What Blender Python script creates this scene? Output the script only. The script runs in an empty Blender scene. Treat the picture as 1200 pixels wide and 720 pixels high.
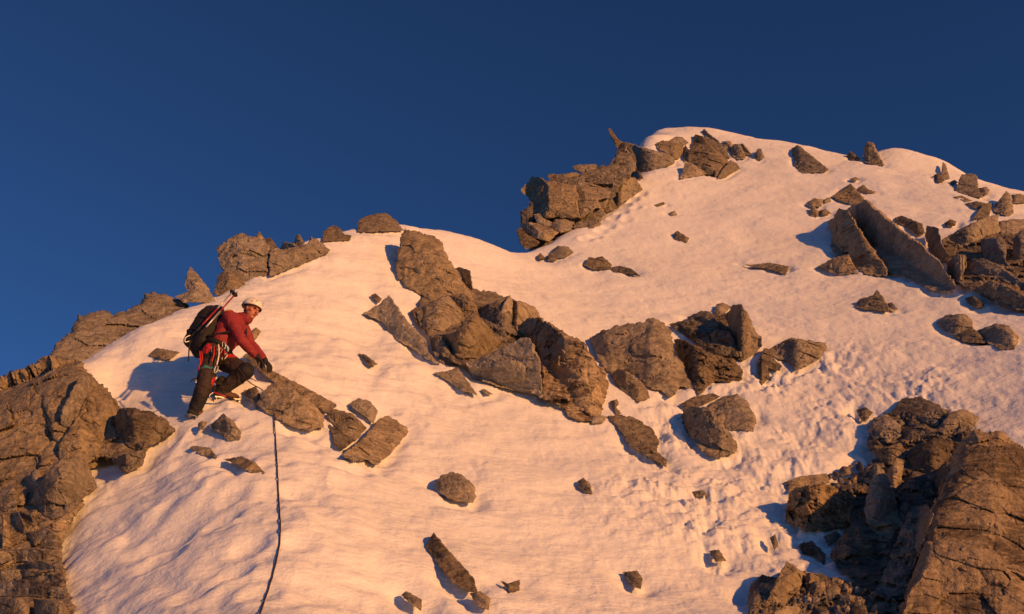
import math, random
import numpy as np
# ---------------------------------------------------------------- camera numbers (photo is 1200 x 720)
PITCH = math.radians(27.0)
FPX = 1150.0
CAM = np.array([0.0, 0.0, 1.6])
CP, SP = math.cos(PITCH), math.sin(PITCH)

def rays(px, py):
    px = np.asarray(px, float); py = np.asarray(py, float)
    a = (px - 600.0) / FPX; b = (360.0 - py) / FPX
    d = np.stack([a, CP - b * SP, SP + b * CP], -1)
    return d / np.linalg.norm(d, axis=-1, keepdims=True)

def project(P):
    v = np.asarray(P, float) - CAM
    dep = v[..., 1] * CP + v[..., 2] * SP
    up = -v[..., 1] * SP + v[..., 2] * CP
    return 600 + FPX * v[..., 0] / dep, 360 - FPX * up / dep

# ---------------------------------------------------------------- noise
U = np.uint32
def _h(ix, iy, iz, seed):
    with np.errstate(over='ignore'):
        h = ix * U(374761393) + iy * U(668265263) + iz * U(2246822519) + U((seed * 974634777) & 0xFFFFFFFF)
        h = (h ^ (h >> U(13))) * U(1274126177)
        h = (h ^ (h >> U(16))) * U(2246822519)
        return h ^ (h >> U(15))

def _i(P):
    return np.floor(P).astype(np.int32).view(np.uint32)

def vnoise(P, seed=0):
    P = np.ascontiguousarray(P, np.float32)
    fl = np.floor(P); f = P - fl; i = fl.astype(np.int32).view(np.uint32)
    u = f * f * f * (f * (f * 6 - 15) + 10)
    x0, y0, z0 = i[:, 0], i[:, 1], i[:, 2]; r = None
    def line(y, z):
        a = _h(x0, y, z, seed).astype(np.float32); b = _h(x0 + U(1), y, z, seed).astype(np.float32)
        return a + (b - a) * u[:, 0]
    y1, z1 = y0 + U(1), z0 + U(1)
    p = line(y0, z0); q = line(y1, z0); p = p + (q - p) * u[:, 1]
    s = line(y0, z1); q = line(y1, z1); s = s + (q - s) * u[:, 1]
    return (p + (s - p) * u[:, 2]) * np.float32(2 / 4294967295.0) - 1

def fbm(P, octv=4, seed=0, gain=0.5):
    a = 1.0; s = 0; r = np.zeros(len(P), np.float32); Q = np.asarray(P, np.float32)
    for k in range(octv):
        r += a * vnoise(Q, seed + 17 * k); s += a; a *= gain
        Q = Q * 2.03 + 11.7
    return r / s

def worley(P, seed=0):
    """nearest feature: F1, F2, its id hash and its position"""
    P = np.ascontiguousarray(P, np.float32); fl = np.floor(P); i = fl.astype(np.int32).view(np.uint32); n = len(P)
    f1 = np.full(n, 9.0); f2 = np.full(n, 9.0); pid = np.zeros(n, np.uint32); pos = np.zeros((n, 3), np.float32)
    for dx in (-1, 0, 1):
        for dy in (-1, 0, 1):
            for dz in (-1, 0, 1):
                o = np.array([dx, dy, dz], np.int32); c = i + o.view(np.uint32)
                h = _h(c[:, 0], c[:, 1], c[:, 2], seed)
                q = fl + o.astype(np.float32) + np.stack([h & U(1023), (h >> U(10)) & U(1023), (h >> U(20)) & U(1023)], -1).astype(np.float32) / 1023
                d = np.sqrt(((P - q) ** 2).sum(1))
                m = d < f1
                f2 = np.where(m, f1, np.minimum(f2, d)); f1 = np.where(m, d, f1)
                pid = np.where(m, h, pid); pos[m] = q[m]
    return f1, f2, pid, pos

# ---------------------------------------------------------------- the mountain: control points picked along sight lines, each with its range in metres
CTRL = [  # (px, py, horizontal range)
 (-250,820,8.4),(0,820,6.6),(150,820,5.2),(300,820,4.1),(450,820,4.3),(600,820,4.8),(900,820,5.6),(1200,820,5.8),(1450,820,6.6),
 (-200,720,10.2),(0,720,8.2),(80,720,7.3),(180,720,6.2),(300,720,5.3),(450,720,5.6),(600,720,6.1),(760,720,6.7),(900,720,7.2),(1050,720,7.4),(1200,720,7.5),(1400,720,8.2),
 (-200,640,11.6),(0,640,9.9),(85,640,9.0),(200,640,7.6),(300,640,6.6),(450,640,7.0),(600,640,7.6),(760,640,8.3),(900,640,8.9),(1050,640,9.0),(1200,640,8.8),
 (0,560,11.3),(120,560,10.1),(220,560,8.95),(300,560,8.3),(420,560,8.7),(560,560,9.4),(720,560,10.2),(880,560,10.9),(1040,560,11.2),(1200,560,10.6),
 (0,480,12.8),(120,480,12.0),(220,486,10.6),(300,490,10.0),(400,490,10.5),(520,480,11.6),(680,480,12.6),(840,480,13.4),(1000,480,13.5),(1200,480,12.9),
 (110,440,12.0),(200,430,11.9),(260,440,11.4),(320,420,12.0),(420,430,12.4),(520,420,13.6),(680,420,15.0),(840,420,16.0),(1000,420,15.9),(1200,420,15.4),
 (180,395,12.8),(240,385,13.0),(320,365,13.9),(420,370,14.6),(500,360,16.0),(600,360,17.6),(720,360,19.0),(860,360,19.8),(1000,360,19.3),(1200,350,19.0),
 (330,325,15.8),(400,310,16.8),(460,300,18.2),(540,310,19.8),(620,325,21.2),(740,310,23.5),(880,310,24.2),(1020,305,23.8),(1200,290,23.6),
 (430,285,18.6),(500,282,20.5),(560,290,22.0),
 (640,300,24.6),(720,270,27.5),(800,250,29.8),(900,250,29.8),(1000,250,29.6),(1100,250,29.6),
 (770,220,33.0),(850,210,35.0),(920,215,34.5),(1000,215,34.0),(1090,220,33.8),
 (760,190,37.5),(755,205,35.5),(800,180,39.5),(870,178,40.5),(940,190,38.5),(1030,200,37.2),
]
SKY = [  # snow skyline: (px, py, range)
 (-200,520,15),(-100,490,14.5),(0,458,14),(60,436,13.7),(100,419,13.5),(150,386,13.8),(200,363,14.3),(245,347,15),(290,325,16.3),(340,290,18.3),(385,274,19.5),(420,267,20.2),(450,262,20.8),(480,262,21.4),
 (520,269,22.4),(560,280,23.4),(597,292,24.4),(614,293,25.2),(640,285,26.4),(670,268,28.4),(705,250,31),(724,224,33.5),(736,192,38.0),(750,168,41.0),(768,156.5,43),(790,152,44.5),(830,150.5,46),(860,154,46),
 (900,163,45),(930,168,44),(960,176,43),(1000,183,42),(1036,190,41),(1080,198,40),(1126,209,39),(1150,214,38.4),(1200,226,37),(1300,252,36),(1450,300,34)]
DROP = {}

def RC(R):
    return 10.6 * (R / 10.6) ** 0.72

def ctrl_points(skyadj=None):
    pts = []
    for px, py, R in CTRL:
        R = RC(R)
        d = rays(px, py); t = R / math.hypot(d[0], d[1]); pts.append(CAM + d * t)
    for k, (px, py, R) in enumerate(SKY):
        R = RC(R); py2 = py + (0 if skyadj is None else skyadj[k])
        d = rays(px, py2); hh = math.hypot(d[0], d[1]); t = R / hh; p = CAM + d * t; pts.append(p)
        u = d[:2] / hh; sl = d[2] / hh
        for dr, dz in ((0.07, -0.02), (0.22, -0.16), (0.6, -0.6)):
            q = p + np.array([u[0] * dr * R, u[1] * dr * R, 0]); q[2] = p[2] + sl * dr * R + dz * R
            if dr > 0: pts.append(q)
    for x, y, z in ((0, 0, 0), (0, 2.5, 0.7), (0, -6, -2.6), (-6, -5, -3.5), (6, -5, -2.2), (-5, 1, -.6), (5, 1, .4), (10, 3, 2.2), (-9, 3, .2), (-25, -15, -14), (25, -15, -8), (0, -25, -13),
                    (-16, 8, 1.5), (-30, 15, -6), (20, 8, 8.0), (26, 14, 14), (40, 8, 8), (-60, -50, -60), (60, -50, -50), (0, -70, -60), (-70, 30, -40), (80, 20, -10), (-40, 70, -40), (40, 90, -40), (100, 70, -50)):
        pts.append(np.array([x, y, z], float))
    return np.array(pts)

class TPS:
    def __init__(s, P, lam=0.02):
        s.c = P[:, :2]; n = len(P)
        K = s.k(s.c, s.c) + lam * np.eye(n)
        A = np.zeros((n + 3, n + 3)); A[:n, :n] = K; A[:n, n] = 1; A[:n, n+1:] = s.c; A[n, :n] = 1; A[n+1:, :n] = s.c.T
        b = np.zeros(n + 3); b[:n] = P[:, 2]
        s.w = np.linalg.solve(A, b)
    @staticmethod
    def k(a, b):
        r2 = ((a[:, None, :] - b[None]) ** 2).sum(-1)
        return 0.5 * r2 * np.log(r2 + 1e-12)
    def __call__(s, X):
        out = np.empty(len(X)); n = len(s.c)
        for i in range(0, len(X), 40000):
            x = X[i:i+40000]
            out[i:i+40000] = s.k(x, s.c) @ s.w[:n] + s.w[n] + x @ s.w[n+1:]
        return out
SKYADJ = [0.8, 0.3, 0.8, -0.4, 1.7, 0.4, 0.7, 0.0, 0.2, 0.7, 0.5, 2.0, 0.3, 0.6, 0.6, 0.4, 1.1, 0.2, 0.4, 0.9, 2.3, 0.9, 6.0, 2.4, 9.0, 3.0, 0.2, 0.6, 0.7, 0.7, 0.7, 0.5, 0.4, 0.8, 0.6, 0.6, 0.8, 0.0, 0.0]
import bpy, bmesh
from mathutils import Vector, Matrix
from mathutils.geometry import delaunay_2d_cdt
from mathutils.bvhtree import BVHTree
scene = bpy.context.scene
COL = scene.collection
random.seed(3); RNG = np.random.default_rng(5)

def mesh_from(name, V, F, mat=None, smooth=True):
    me = bpy.data.meshes.new(name)
    V = np.asarray(V, np.float32); F = np.asarray(F, np.int32); k = F.shape[1]
    me.vertices.add(len(V)); me.vertices.foreach_set('co', V.ravel())
    me.loops.add(F.size); me.loops.foreach_set('vertex_index', F.ravel())
    me.polygons.add(len(F)); me.polygons.foreach_set('loop_start', np.arange(len(F), dtype=np.int32) * k)
    me.update(calc_edges=True); me.validate()
    me.polygons.foreach_set('use_smooth', np.full(len(me.polygons), smooth)); me.update()
    if mat: me.materials.append(mat)
    return me

def link(name, me, parent=None):
    o = bpy.data.objects.new(name, me); COL.objects.link(o)
    if parent: o.parent = parent
    return o

def tag(o, label=None, cat=None, group=None, kind=None):
    if label: o['label'] = label
    if cat: o['category'] = cat
    if group: o['group'] = group
    if kind: o['kind'] = kind
    return o

# ---------------------------------------------------------------- materials
def newmat(name, rough=0.7, spec=0.3):
    m = bpy.data.materials.new(name); m.use_nodes = True
    nt = m.node_tree; b = nt.nodes['Principled BSDF']
    b.inputs['Roughness'].default_value = rough; b.inputs['Specular IOR Level'].default_value = spec
    return m, nt, b
def N(nt, typ, **kw):
    n = nt.nodes.new(typ)
    for k, v in kw.items():
        if k in n.inputs: n.inputs[k].default_value = v
        else: setattr(n, k, v)
    return n
def ramp(nt, src, stops):
    r = nt.nodes.new('ShaderNodeValToRGB'); e = r.color_ramp.elements
    while len(e) < len(stops): e.new(0.5)
    for el, (p, c) in zip(e, stops):
        el.position = p; el.color = (c[0], c[1], c[2], 1) if hasattr(c, '__len__') else (c, c, c, 1)
    nt.links.new(src, r.inputs[0]); return r.outputs[0]
def mix(nt, a, b, f, mode='MIX'):
    m = nt.nodes.new('ShaderNodeMix'); m.data_type = 'RGBA'; m.blend_type = mode
    for sock, v in ((m.inputs[6], a), (m.inputs[7], b), (m.inputs[0], f)):
        if hasattr(v, 'is_output'): nt.links.new(v, sock)
        elif hasattr(v, '__len__'): sock.default_value = (v[0], v[1], v[2], 1)
        else: sock.default_value = v
    return m.outputs[2]
def bump(nt, b, src, dist, strength=1.0, chain=None):
    n = N(nt, 'ShaderNodeBump', Distance=dist, Strength=strength); nt.links.new(src, n.inputs['Height'])
    if chain: nt.links.new(chain, n.inputs['Normal'])
    nt.links.new(n.outputs[0], b.inputs['Normal']); return n.outputs[0]

def snow_material():
    m, nt, b = newmat('old_snow', 0.55, 0.25)
    tc = N(nt, 'ShaderNodeNewGeometry').outputs['Position']
    n1 = N(nt, 'ShaderNodeTexNoise', Scale=0.5, Detail=3.0); nt.links.new(tc, n1.inputs['Vector'])
    n2 = N(nt, 'ShaderNodeTexNoise', Scale=38.0, Detail=4.0, Roughness=0.65); nt.links.new(tc, n2.inputs['Vector'])
    n3 = N(nt, 'ShaderNodeTexNoise', Scale=9.0, Detail=3.0, Roughness=0.6); nt.links.new(tc, n3.inputs['Vector'])
    c = ramp(nt, n1.outputs['Fac'], [(0.3, (0.80, 0.795, 0.79)), (0.7, (0.88, 0.875, 0.865))])
    nt.links.new(c, b.inputs['Base Color'])
    mp = N(nt, 'ShaderNodeMapping'); nt.links.new(tc, mp.inputs['Vector']); mp.inputs['Rotation'].default_value = (0.7, 0.35, 0.75); mp.inputs['Scale'].default_value = (3.2, 8.0, 8.0)
    n4 = N(nt, 'ShaderNodeTexNoise', Scale=1.6, Detail=5.0, Roughness=0.6, Distortion=0.5); nt.links.new(mp.outputs[0], n4.inputs['Vector'])
    ch = bump(nt, b, n4.outputs['Fac'], 0.05, 0.4)
    ch = bump(nt, b, n3.outputs['Fac'], 0.03, 0.4, ch)
    bump(nt, b, n2.outputs['Fac'], 0.012, 0.35, ch)
    return m

def rock_material(name, c0, c1, c2, stain=0.5, seed=0.0, sscale=2.6):
    """granite: broad tone patches, foliation streaks, mineral speckle, dark lichen stains with their own outline"""
    m, nt, b = newmat(name, 0.85, 0.2)
    oi = N(nt, 'ShaderNodeObjectInfo')
    geo = N(nt, 'ShaderNodeNewGeometry')
    off = N(nt, 'ShaderNodeVectorMath', operation='ADD'); nt.links.new(geo.outputs['Position'], off.inputs[0]); off.inputs[1].default_value = (seed, seed * 2, -seed)
    P = off.outputs[0]
    def noise(scale, detail=5.0, rough=0.6, dist=0.0, vec=P):
        n = N(nt, 'ShaderNodeTexNoise', Scale=scale, Detail=detail, Roughness=rough, Distortion=dist); nt.links.new(vec, n.inputs['Vector']); return n.outputs['Fac']
    mp = N(nt, 'ShaderNodeMapping'); nt.links.new(P, mp.inputs['Vector']); mp.inputs['Rotation'].default_value = (0.5, 0.6, 0.3); mp.inputs['Scale'].default_value = (1.0, 1.2, 7.0)
    base = mix(nt, c0, c1, ramp(nt, noise(1.3, 6, 0.62, 0.4), [(0.32, 0), (0.68, 1)]))
    st = ramp(nt, noise(1.5, 7, 0.7, 0.8, mp.outputs[0]), [(0.42, 0), (0.62, 1)])
    base = mix(nt, base, c2, N_mul(nt, st, 0.4))
    dk = ramp(nt, noise(sscale, 8, 0.74, 1.4), [(0.47, 0), (0.56, 1)])
    lt = ramp(nt, noise(4.5, 6, 0.7, .6, mp.outputs[0]), [(0.50, 0), (0.64, 1)])
    base = mix(nt, base, (c0[0] * .28, c0[1] * .27, c0[2] * .3), N_mul(nt, dk, stain))
    base = mix(nt, base, (c1[0] * 1.25, c1[1] * 1.25, c1[2] * 1.3), N_mul(nt, lt, 0.5))
    sp = ramp(nt, noise(22, 6, 0.75), [(0.36, 0.68), (0.64, 1.28)])
    base = mix(nt, base, sp, 0.8, 'MULTIPLY')
    val = N(nt, 'ShaderNodeMapRange'); nt.links.new(oi.outputs['Random'], val.inputs[0]); val.inputs[3].default_value = 0.78; val.inputs[4].default_value = 1.2
    hsv = N(nt, 'ShaderNodeHueSaturation'); nt.links.new(base, hsv.inputs['Color']); nt.links.new(val.outputs[0], hsv.inputs['Value'])
    fr_ = N(nt, 'ShaderNodeMath', operation='FRACT'); m7 = N_mul(nt, oi.outputs['Random'], 7.31); nt.links.new(m7, fr_.inputs[0])
    sat = N(nt, 'ShaderNodeMapRange'); nt.links.new(fr_.outputs[0], sat.inputs[0]); sat.inputs[3].default_value = 0.68; sat.inputs[4].default_value = 1.08; nt.links.new(sat.outputs[0], hsv.inputs['Saturation'])
    nt.links.new(hsv.outputs[0], b.inputs['Base Color'])
    vo = N(nt, 'ShaderNodeTexVoronoi', Scale=5.0); vo.feature = 'F1'; vo.distance = 'CHEBYCHEV'
    wp = N(nt, 'ShaderNodeVectorMath', operation='ADD'); nv = N(nt, 'ShaderNodeTexNoise', Scale=3.0, Detail=4.0); nt.links.new(P, nv.inputs['Vector'])
    sc_ = N(nt, 'ShaderNodeVectorMath', operation='SCALE'); nt.links.new(nv.outputs['Color'], sc_.inputs[0]); sc_.inputs['Scale'].default_value = 0.35
    nt.links.new(P, wp.inputs[0]); nt.links.new(sc_.outputs[0], wp.inputs[1]); nt.links.new(wp.outputs[0], vo.inputs['Vector'])
    ch = bump(nt, b, vo.outputs['Distance'], 0.09, 0.55)
    ch = bump(nt, b, noise(7, 10, 0.66, 0.3), 0.09, 0.6, ch)
    ch = bump(nt, b, noise(35, 5, 0.7), 0.018, 0.6, ch)
    return m
def N_mul(nt, src, k):
    n = N(nt, 'ShaderNodeMath', operation='MULTIPLY'); nt.links.new(src, n.inputs[0]); n.inputs[1].default_value = k; return n.outputs[0]

M = {'snow': snow_material()}
M['brown'] = rock_material('brown_granite', (.275, .215, .14), (.36, .285, .19), (.20, .155, .102), 0.5, 0.0)
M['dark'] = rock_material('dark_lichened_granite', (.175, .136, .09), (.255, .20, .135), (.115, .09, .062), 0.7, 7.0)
M['rust'] = rock_material('rust_stained_granite', (.31, .205, .095), (.42, .295, .15), (.085, .065, .045), 1.0, 13.0)
M['grey'] = rock_material('grey_brown_granite', (.29, .232, .155), (.37, .30, .205), (.21, .165, .112), 0.35, 21.0)
M['stained'] = rock_material('stained_granite', (.31, .235, .15), (.40, .31, .205), (.20, .152, .1), 0.8, 33.0, 1.1)

# ---------------------------------------------------------------- terrain
TP = TPS(ctrl_points(SKYADJ))
def base_hit(px, py, f, tmax=70.0, t0=2.0):
    d = rays(px, py); t = np.exp(np.linspace(math.log(t0), math.log(tmax), 700))
    P = CAM + d * t[:, None]; g = P[:, 2] - f(P[:, :2])
    k = np.nonzero(g < 0)[0]
    if len(k) == 0: return None
    k = k[0]
    if k == 0: return P[0]
    a = g[k - 1] / (g[k - 1] - g[k]); return P[k - 1] + (P[k] - P[k - 1]) * a
def gauss(X, c, r):
    return np.exp(-(((X[:, 0] - c[0]) / r) ** 2 + ((X[:, 1] - c[1]) / r) ** 2))
RUB = [(base_hit(x, y, TP), r) for x, y, r in ((930, 480, 1.3), (900, 560, 1.2), (960, 540, 1.1), (880, 630, 1.0), (1000, 450, 1.3), (840, 590, .9), (870, 520, 1.0), (980, 490, 1.1), (920, 600, .9))]
RIB = [(base_hit(x, y, TP), r) for x, y, r in ((180, 620, 1.3), (250, 540, 1.2), (300, 600, 1.2), (180, 690, 1.0), (330, 690, 1.0), (330, 400, 2.0), (400, 340, 2.5), (170, 430, 1.0))]
PRINTS = [(base_hit(x, y, TP), r, d) for x, y, r, d in [
    (742, 232, .16, .09), (733, 241, .15, .08), (728, 250, .16, .09), (719, 255, .15, .08), (713, 264, .16, .08), (704, 268, .15, .08), (697, 276, .16, .08), (687, 279, .15, .07), (752, 226, .15, .08), (745, 243, .14, .06), (735, 257, .14, .06),
    (232, 500, 0.11, 0.048), (248, 482, 0.10, 0.042), (262, 500, 0.10, 0.036), (285, 505, 0.11, 0.042), (238, 522, 0.12, 0.042), (262, 545, 0.13, 0.048), (245, 570, 0.12, 0.042), (275, 590, 0.13, 0.048), (258, 618, 0.12, 0.042), (292, 640, 0.13, 0.048), (272, 668, 0.12, 0.042), (305, 690, 0.12, 0.036),
    (205, 600, 0.14, 0.042), (190, 660, 0.14, 0.042), (345, 585, 0.11, 0.030), (355, 640, 0.12, 0.030), (212, 545, 0.12, 0.036), (160, 630, 0.16, 0.042), (300, 560, 0.10, 0.036), (228, 690, 0.14, 0.042)]]
MOUND = None
def make_mound():
    c = rays(1082, 186); R = RC(43.0); hh = math.hypot(c[0], c[1]); p = CAM + c * R / hh
    u = c[:2] / hh; v = np.array([u[1], -u[0]])
    need = p[2] - TP(p[None, :2])[0]
    def f(X):
        q = X - p[:2]; a = q @ u; b = q @ v
        return need * np.exp(-np.abs(a / 1.9) ** 3 - np.abs(b / 1.35) ** 3.5)
    return f
MOUND = make_mound()
def terrain(X, z=None):
    z = TP(X) if z is None else z; r = np.hypot(X[:, 0], X[:, 1])
    P3 = np.stack([X[:, 0], X[:, 1], z * 0.8], -1)
    rub = np.clip(sum(gauss(X, c, q) for c, q in RUB), 0, 1)
    rib = np.clip(sum(gauss(X, c, q) for c, q in RIB), 0, 1)
    near = 1 / (1 + (r / 60) ** 4)
    n1 = fbm(P3 * 0.45, 3, 1)
    n2 = fbm(P3 * np.array([1.4, 1.4, 2.4]), 3, 2)
    n3 = fbm(P3 * np.array([2.6, 2.6, 8.0]) + 0.5 * n2[:, None], 3, 3)
    n5 = fbm(P3 * 8.0 + 0.8 * n2[:, None], 3, 6, .6)
    a = 1 - np.abs(fbm(P3 * 2.8 + 3.1, 2, 4)) * 2.2
    al = P3 @ np.array([.55, -.65, -.5]); ac = P3 @ np.array([.77, .6, .2])
    run = 1 - 2 * np.abs(fbm(np.stack([al * .75, ac * 2.6, 0 * al], -1) + .35 * n2[:, None], 3, 44))
    z = z + near * (0.026 * run * np.clip(.6 + n1 * 1.5, 0, 1) + 0.13 * n1 + (0.045 + 0.06 * rib) * n2 + (0.016 + 0.018 * rib) * n3 + 0.013 * n5) + rib * 0.035 * a * np.clip(n1 + .5, 0, 1)
    k = np.nonzero(rub > 0.02)[0]
    if len(k):
        q = P3[k] + 0.10 * np.stack([vnoise(P3[k] * 3.1 + 7 * j_, 70 + j_) for j_ in range(3)], -1)
        f1 = worley(q * 4.6, 9)[0]; f3 = worley(q * 10.5, 19)[0]; tb = np.abs(fbm(q * 5.0, 4, 23, .6))
        big = np.clip(fbm(q * 1.7, 2, 29) + .75, .5, 1.25)
        z[k] += np.clip(rub[k] * (1 + .8 * n2[k]), 0, 1) * big * (0.10 * (0.45 - np.clip(f1, 0, 1)) + 0.05 * (0.4 - np.clip(f3, 0, 1)) + 0.10 * (.3 - tb))
    for c, q_, dep in PRINTS:
        m = (np.abs(X[:, 0] - c[0]) < 3 * q_) & (np.abs(X[:, 1] - c[1]) < 3 * q_); kk = np.nonzero(m)[0]
        if len(kk):
            d2 = ((X[kk, 0] - c[0]) / q_) ** 2 + ((X[kk, 1] - c[1]) / (q_ * .8)) ** 2 + .5 * n2[kk] ** 2
            z[kk] += dep * (-np.exp(-d2 ** 1.5) + .35 * np.exp(-(np.sqrt(d2) - 1.5) ** 2 * 4))
    if MOUND is not None:
        z = z + MOUND(X)
    return z

def cubic_rows(A, n):
    """Catmull-Rom upsampling of the rows of A (one row every 4) to n rows"""
    idx = np.arange(n) / 4.0; i = np.minimum(np.floor(idx).astype(int), len(A) - 2); f = (idx - i)[:, None]
    g = lambda k: A[np.clip(i + k, 0, len(A) - 1)]
    p0, p1, p2, p3 = g(-1), g(0), g(1), g(2)
    p0 = np.where((i == 0)[:, None], 2 * p1 - p2, p0); p3 = np.where((i == len(A) - 2)[:, None], 2 * p2 - p1, p3)
    return p1 + 0.5 * f * (p2 - p0 + f * (2 * p0 - 5 * p1 + 4 * p2 - p3 + f * (3 * (p1 - p2) + p3 - p0)))

def polar_patch(th, r):
    """terrain heights on a polar grid; the smooth base is solved on every 4th line and upsampled"""
    ts = th[np.minimum(np.arange(0, len(th) + 3, 4), len(th) - 1)]; rs = r[np.minimum(np.arange(0, len(r) + 3, 4), len(r) - 1)]
    th2 = np.interp(np.arange(0, len(ts)) * 4, np.arange(len(th)), th); r2 = np.interp(np.arange(0, len(rs)) * 4, np.arange(len(r)), r)
    T, R = np.meshgrid(th2, r2, indexing='ij')
    Z = TP(np.stack([R * np.sin(T), R * np.cos(T)], -1).reshape(-1, 2)).reshape(T.shape)
    Z = cubic_rows(cubic_rows(Z, len(th)).T, len(r)).T
    T, R = np.meshgrid(th, r, indexing='ij'); X = np.stack([R * np.sin(T), R * np.cos(T)], -1).reshape(-1, 2)
    return X, terrain(X, Z.reshape(-1))

def grid_faces(n, m, wrap=False):
    I = np.arange(n * m).reshape(n, m)
    J = np.roll(I, -1, axis=0) if wrap else I[1:]
    I = I if wrap else I[:-1]
    return np.stack([I[:, 1:], J[:, 1:], J[:, :-1], I[:, :-1]], -1).reshape(-1, 4)

NTH, NR = 1009, 901
def terrain_mesh():
    thd = np.radians(np.linspace(-33, 33, NTH)); rd = np.exp(np.linspace(math.log(3.0), math.log(60), NR))
    X, z = polar_patch(thd, rd)
    V1 = np.concatenate([X, z[:, None]], 1); F1 = grid_faces(NTH, NR)
    keep = np.arange(NTH * NR).reshape(NTH, NR)[::3, ::3]
    bv = BVHTree.FromPolygons([tuple(v) for v in V1[keep.ravel()].tolist()], grid_faces(*keep.shape).tolist())
    # the rest of the mountain, coarser: to the sides, below the camera and far down behind the ridge
    th = np.radians(np.concatenate([np.linspace(33, 60, 60), np.linspace(60, 300, 60)[1:-1], np.linspace(300, 327, 60)]))
    r = np.concatenate([np.linspace(0.3, 3.0, 20)[:-1], np.exp(np.linspace(math.log(3.0), math.log(60), 181)), np.exp(np.linspace(math.log(60), math.log(2500), 40))[1:]])
    def coarse(th, r):
        T, R = np.meshgrid(th, r, indexing='ij'); X = np.stack([R * np.sin(T), R * np.cos(T)], -1).reshape(-1, 2); Rf = R.reshape(-1)
        z = TP(X * np.minimum(1, 60 / Rf)[:, None]); m = Rf <= 60.001; z[m] = terrain(X[m], z[m])
        z = np.where(Rf > 60.001, z - (Rf - 60) * 0.55, z)
        return np.concatenate([X, z[:, None]], 1), grid_faces(len(th), len(r))
    V2, F2 = coarse(th, r)
    V3, F3 = coarse(thd[::8], r[:20]); V4, F4 = coarse(thd[::8], r[199:])
    VV = [V1]; FF = [F1]; n = len(V1)
    for V, F in ((V2, F2), (V3, F3), (V4, F4)):
        VV.append(V); FF.append(F + n); n += len(V)
    me = mesh_from('snow_slope', np.concatenate(VV), np.concatenate(FF), M['snow'])
    return tag(link('snow_slope', me), kind='structure'), bv

# ---------------------------------------------------------------- light, sky, camera
SUN = Vector((0.72, -0.66, 0.225)).normalized()
el = math.asin(SUN.z); az = math.atan2(SUN.x, SUN.y)
sd = bpy.data.lights.new('sun', 'SUN'); sd.energy = 4.8; sd.angle = math.radians(0.9); sd.color = (1.0, 0.44, 0.115)
so = link('sun', sd); so.rotation_euler = (-SUN).to_track_quat('-Z', 'Y').to_euler(); so.location = (30, -20, 30)
w = bpy.data.worlds.new('World'); scene.world = w; w.use_nodes = True
sk = w.node_tree.nodes.new('ShaderNodeTexSky'); sk.sky_type = 'NISHITA'; sk.sun_disc = False
sk.sun_elevation = el; sk.sun_rotation = az; sk.altitude = 3800; sk.air_density = 0.9; sk.dust_density = 1.2; sk.ozone_density = 6.5
bg = w.node_tree.nodes['Background']; bg.inputs[1].default_value = 0.08
w.node_tree.links.new(sk.outputs[0], bg.inputs[0])
cd = bpy.data.cameras.new('camera'); cam = link('camera', cd); cam.location = CAM
cam.rotation_euler = (math.pi / 2 + PITCH, 0, 0); cd.sensor_width = 36; cd.lens = 36 * FPX / 1200; cd.clip_end = 6000; cd.clip_start = 0.05
scene.camera = cam
vs = scene.view_settings; vs.view_transform = 'Standard'; vs.look = 'None'; vs.gamma = 1; vs.use_curve_mapping = False; vs.exposure = 0.0
SNOW, SNOW_BVH = terrain_mesh()

# ---------------------------------------------------------------- rocks
BASES = [SNOW_BVH]
CAMV = Vector(CAM)
def hit_t(px, py, bases=None):
    d = Vector(rays(px, py)); best = None
    for b in (bases or BASES):
        h = b.ray_cast(CAMV, d)
        if h[0] is not None and (best is None or h[3] < best): best = h[3]
    return best
def hit(px, py, lift=0.0, bases=None):
    t = hit_t(px, py, bases)
    return CAM + rays(px, py) * (t - lift)

def resample(poly, step, jit, rng):
    P = np.asarray(poly, float); out = []
    n = len(P)
    for i in range(n):
        a, b = P[i], P[(i + 1) % n]; L = np.hypot(*(b - a)); k = max(1, int(round(L / step)))
        nrm = np.array([-(b - a)[1], (b - a)[0]]) / (L + 1e-9)
        ph = rng.uniform(0, 50); amp = min(jit, L * 0.16)
        for j in range(k):
            u = j / k
            w = math.sin(math.pi * u) * amp * (math.sin(ph + u * L / (jit * 2.6 + 1e-6)) * .7 + rng.uniform(-.8, .8))
            out.append(a + (b - a) * u + nrm * w)
    return np.array(out)

def seg_dist(Q, P):
    A = P; B = np.roll(P, -1, axis=0); d = np.full(len(Q), 1e9); inside = np.zeros(len(Q), bool)
    for a, b in zip(A, B):
        ab = b - a; t = np.clip(((Q - a) @ ab) / (ab @ ab + 1e-12), 0, 1)
        d = np.minimum(d, np.hypot(*(Q - a - t[:, None] * ab).T))
        c = ((a[1] > Q[:, 1]) != (b[1] > Q[:, 1])) & (Q[:, 0] < (b[0] - a[0]) * (Q[:, 1] - a[1]) / (b[1] - a[1] + 1e-12) + a[0])
        inside ^= c
    return d, inside

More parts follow.
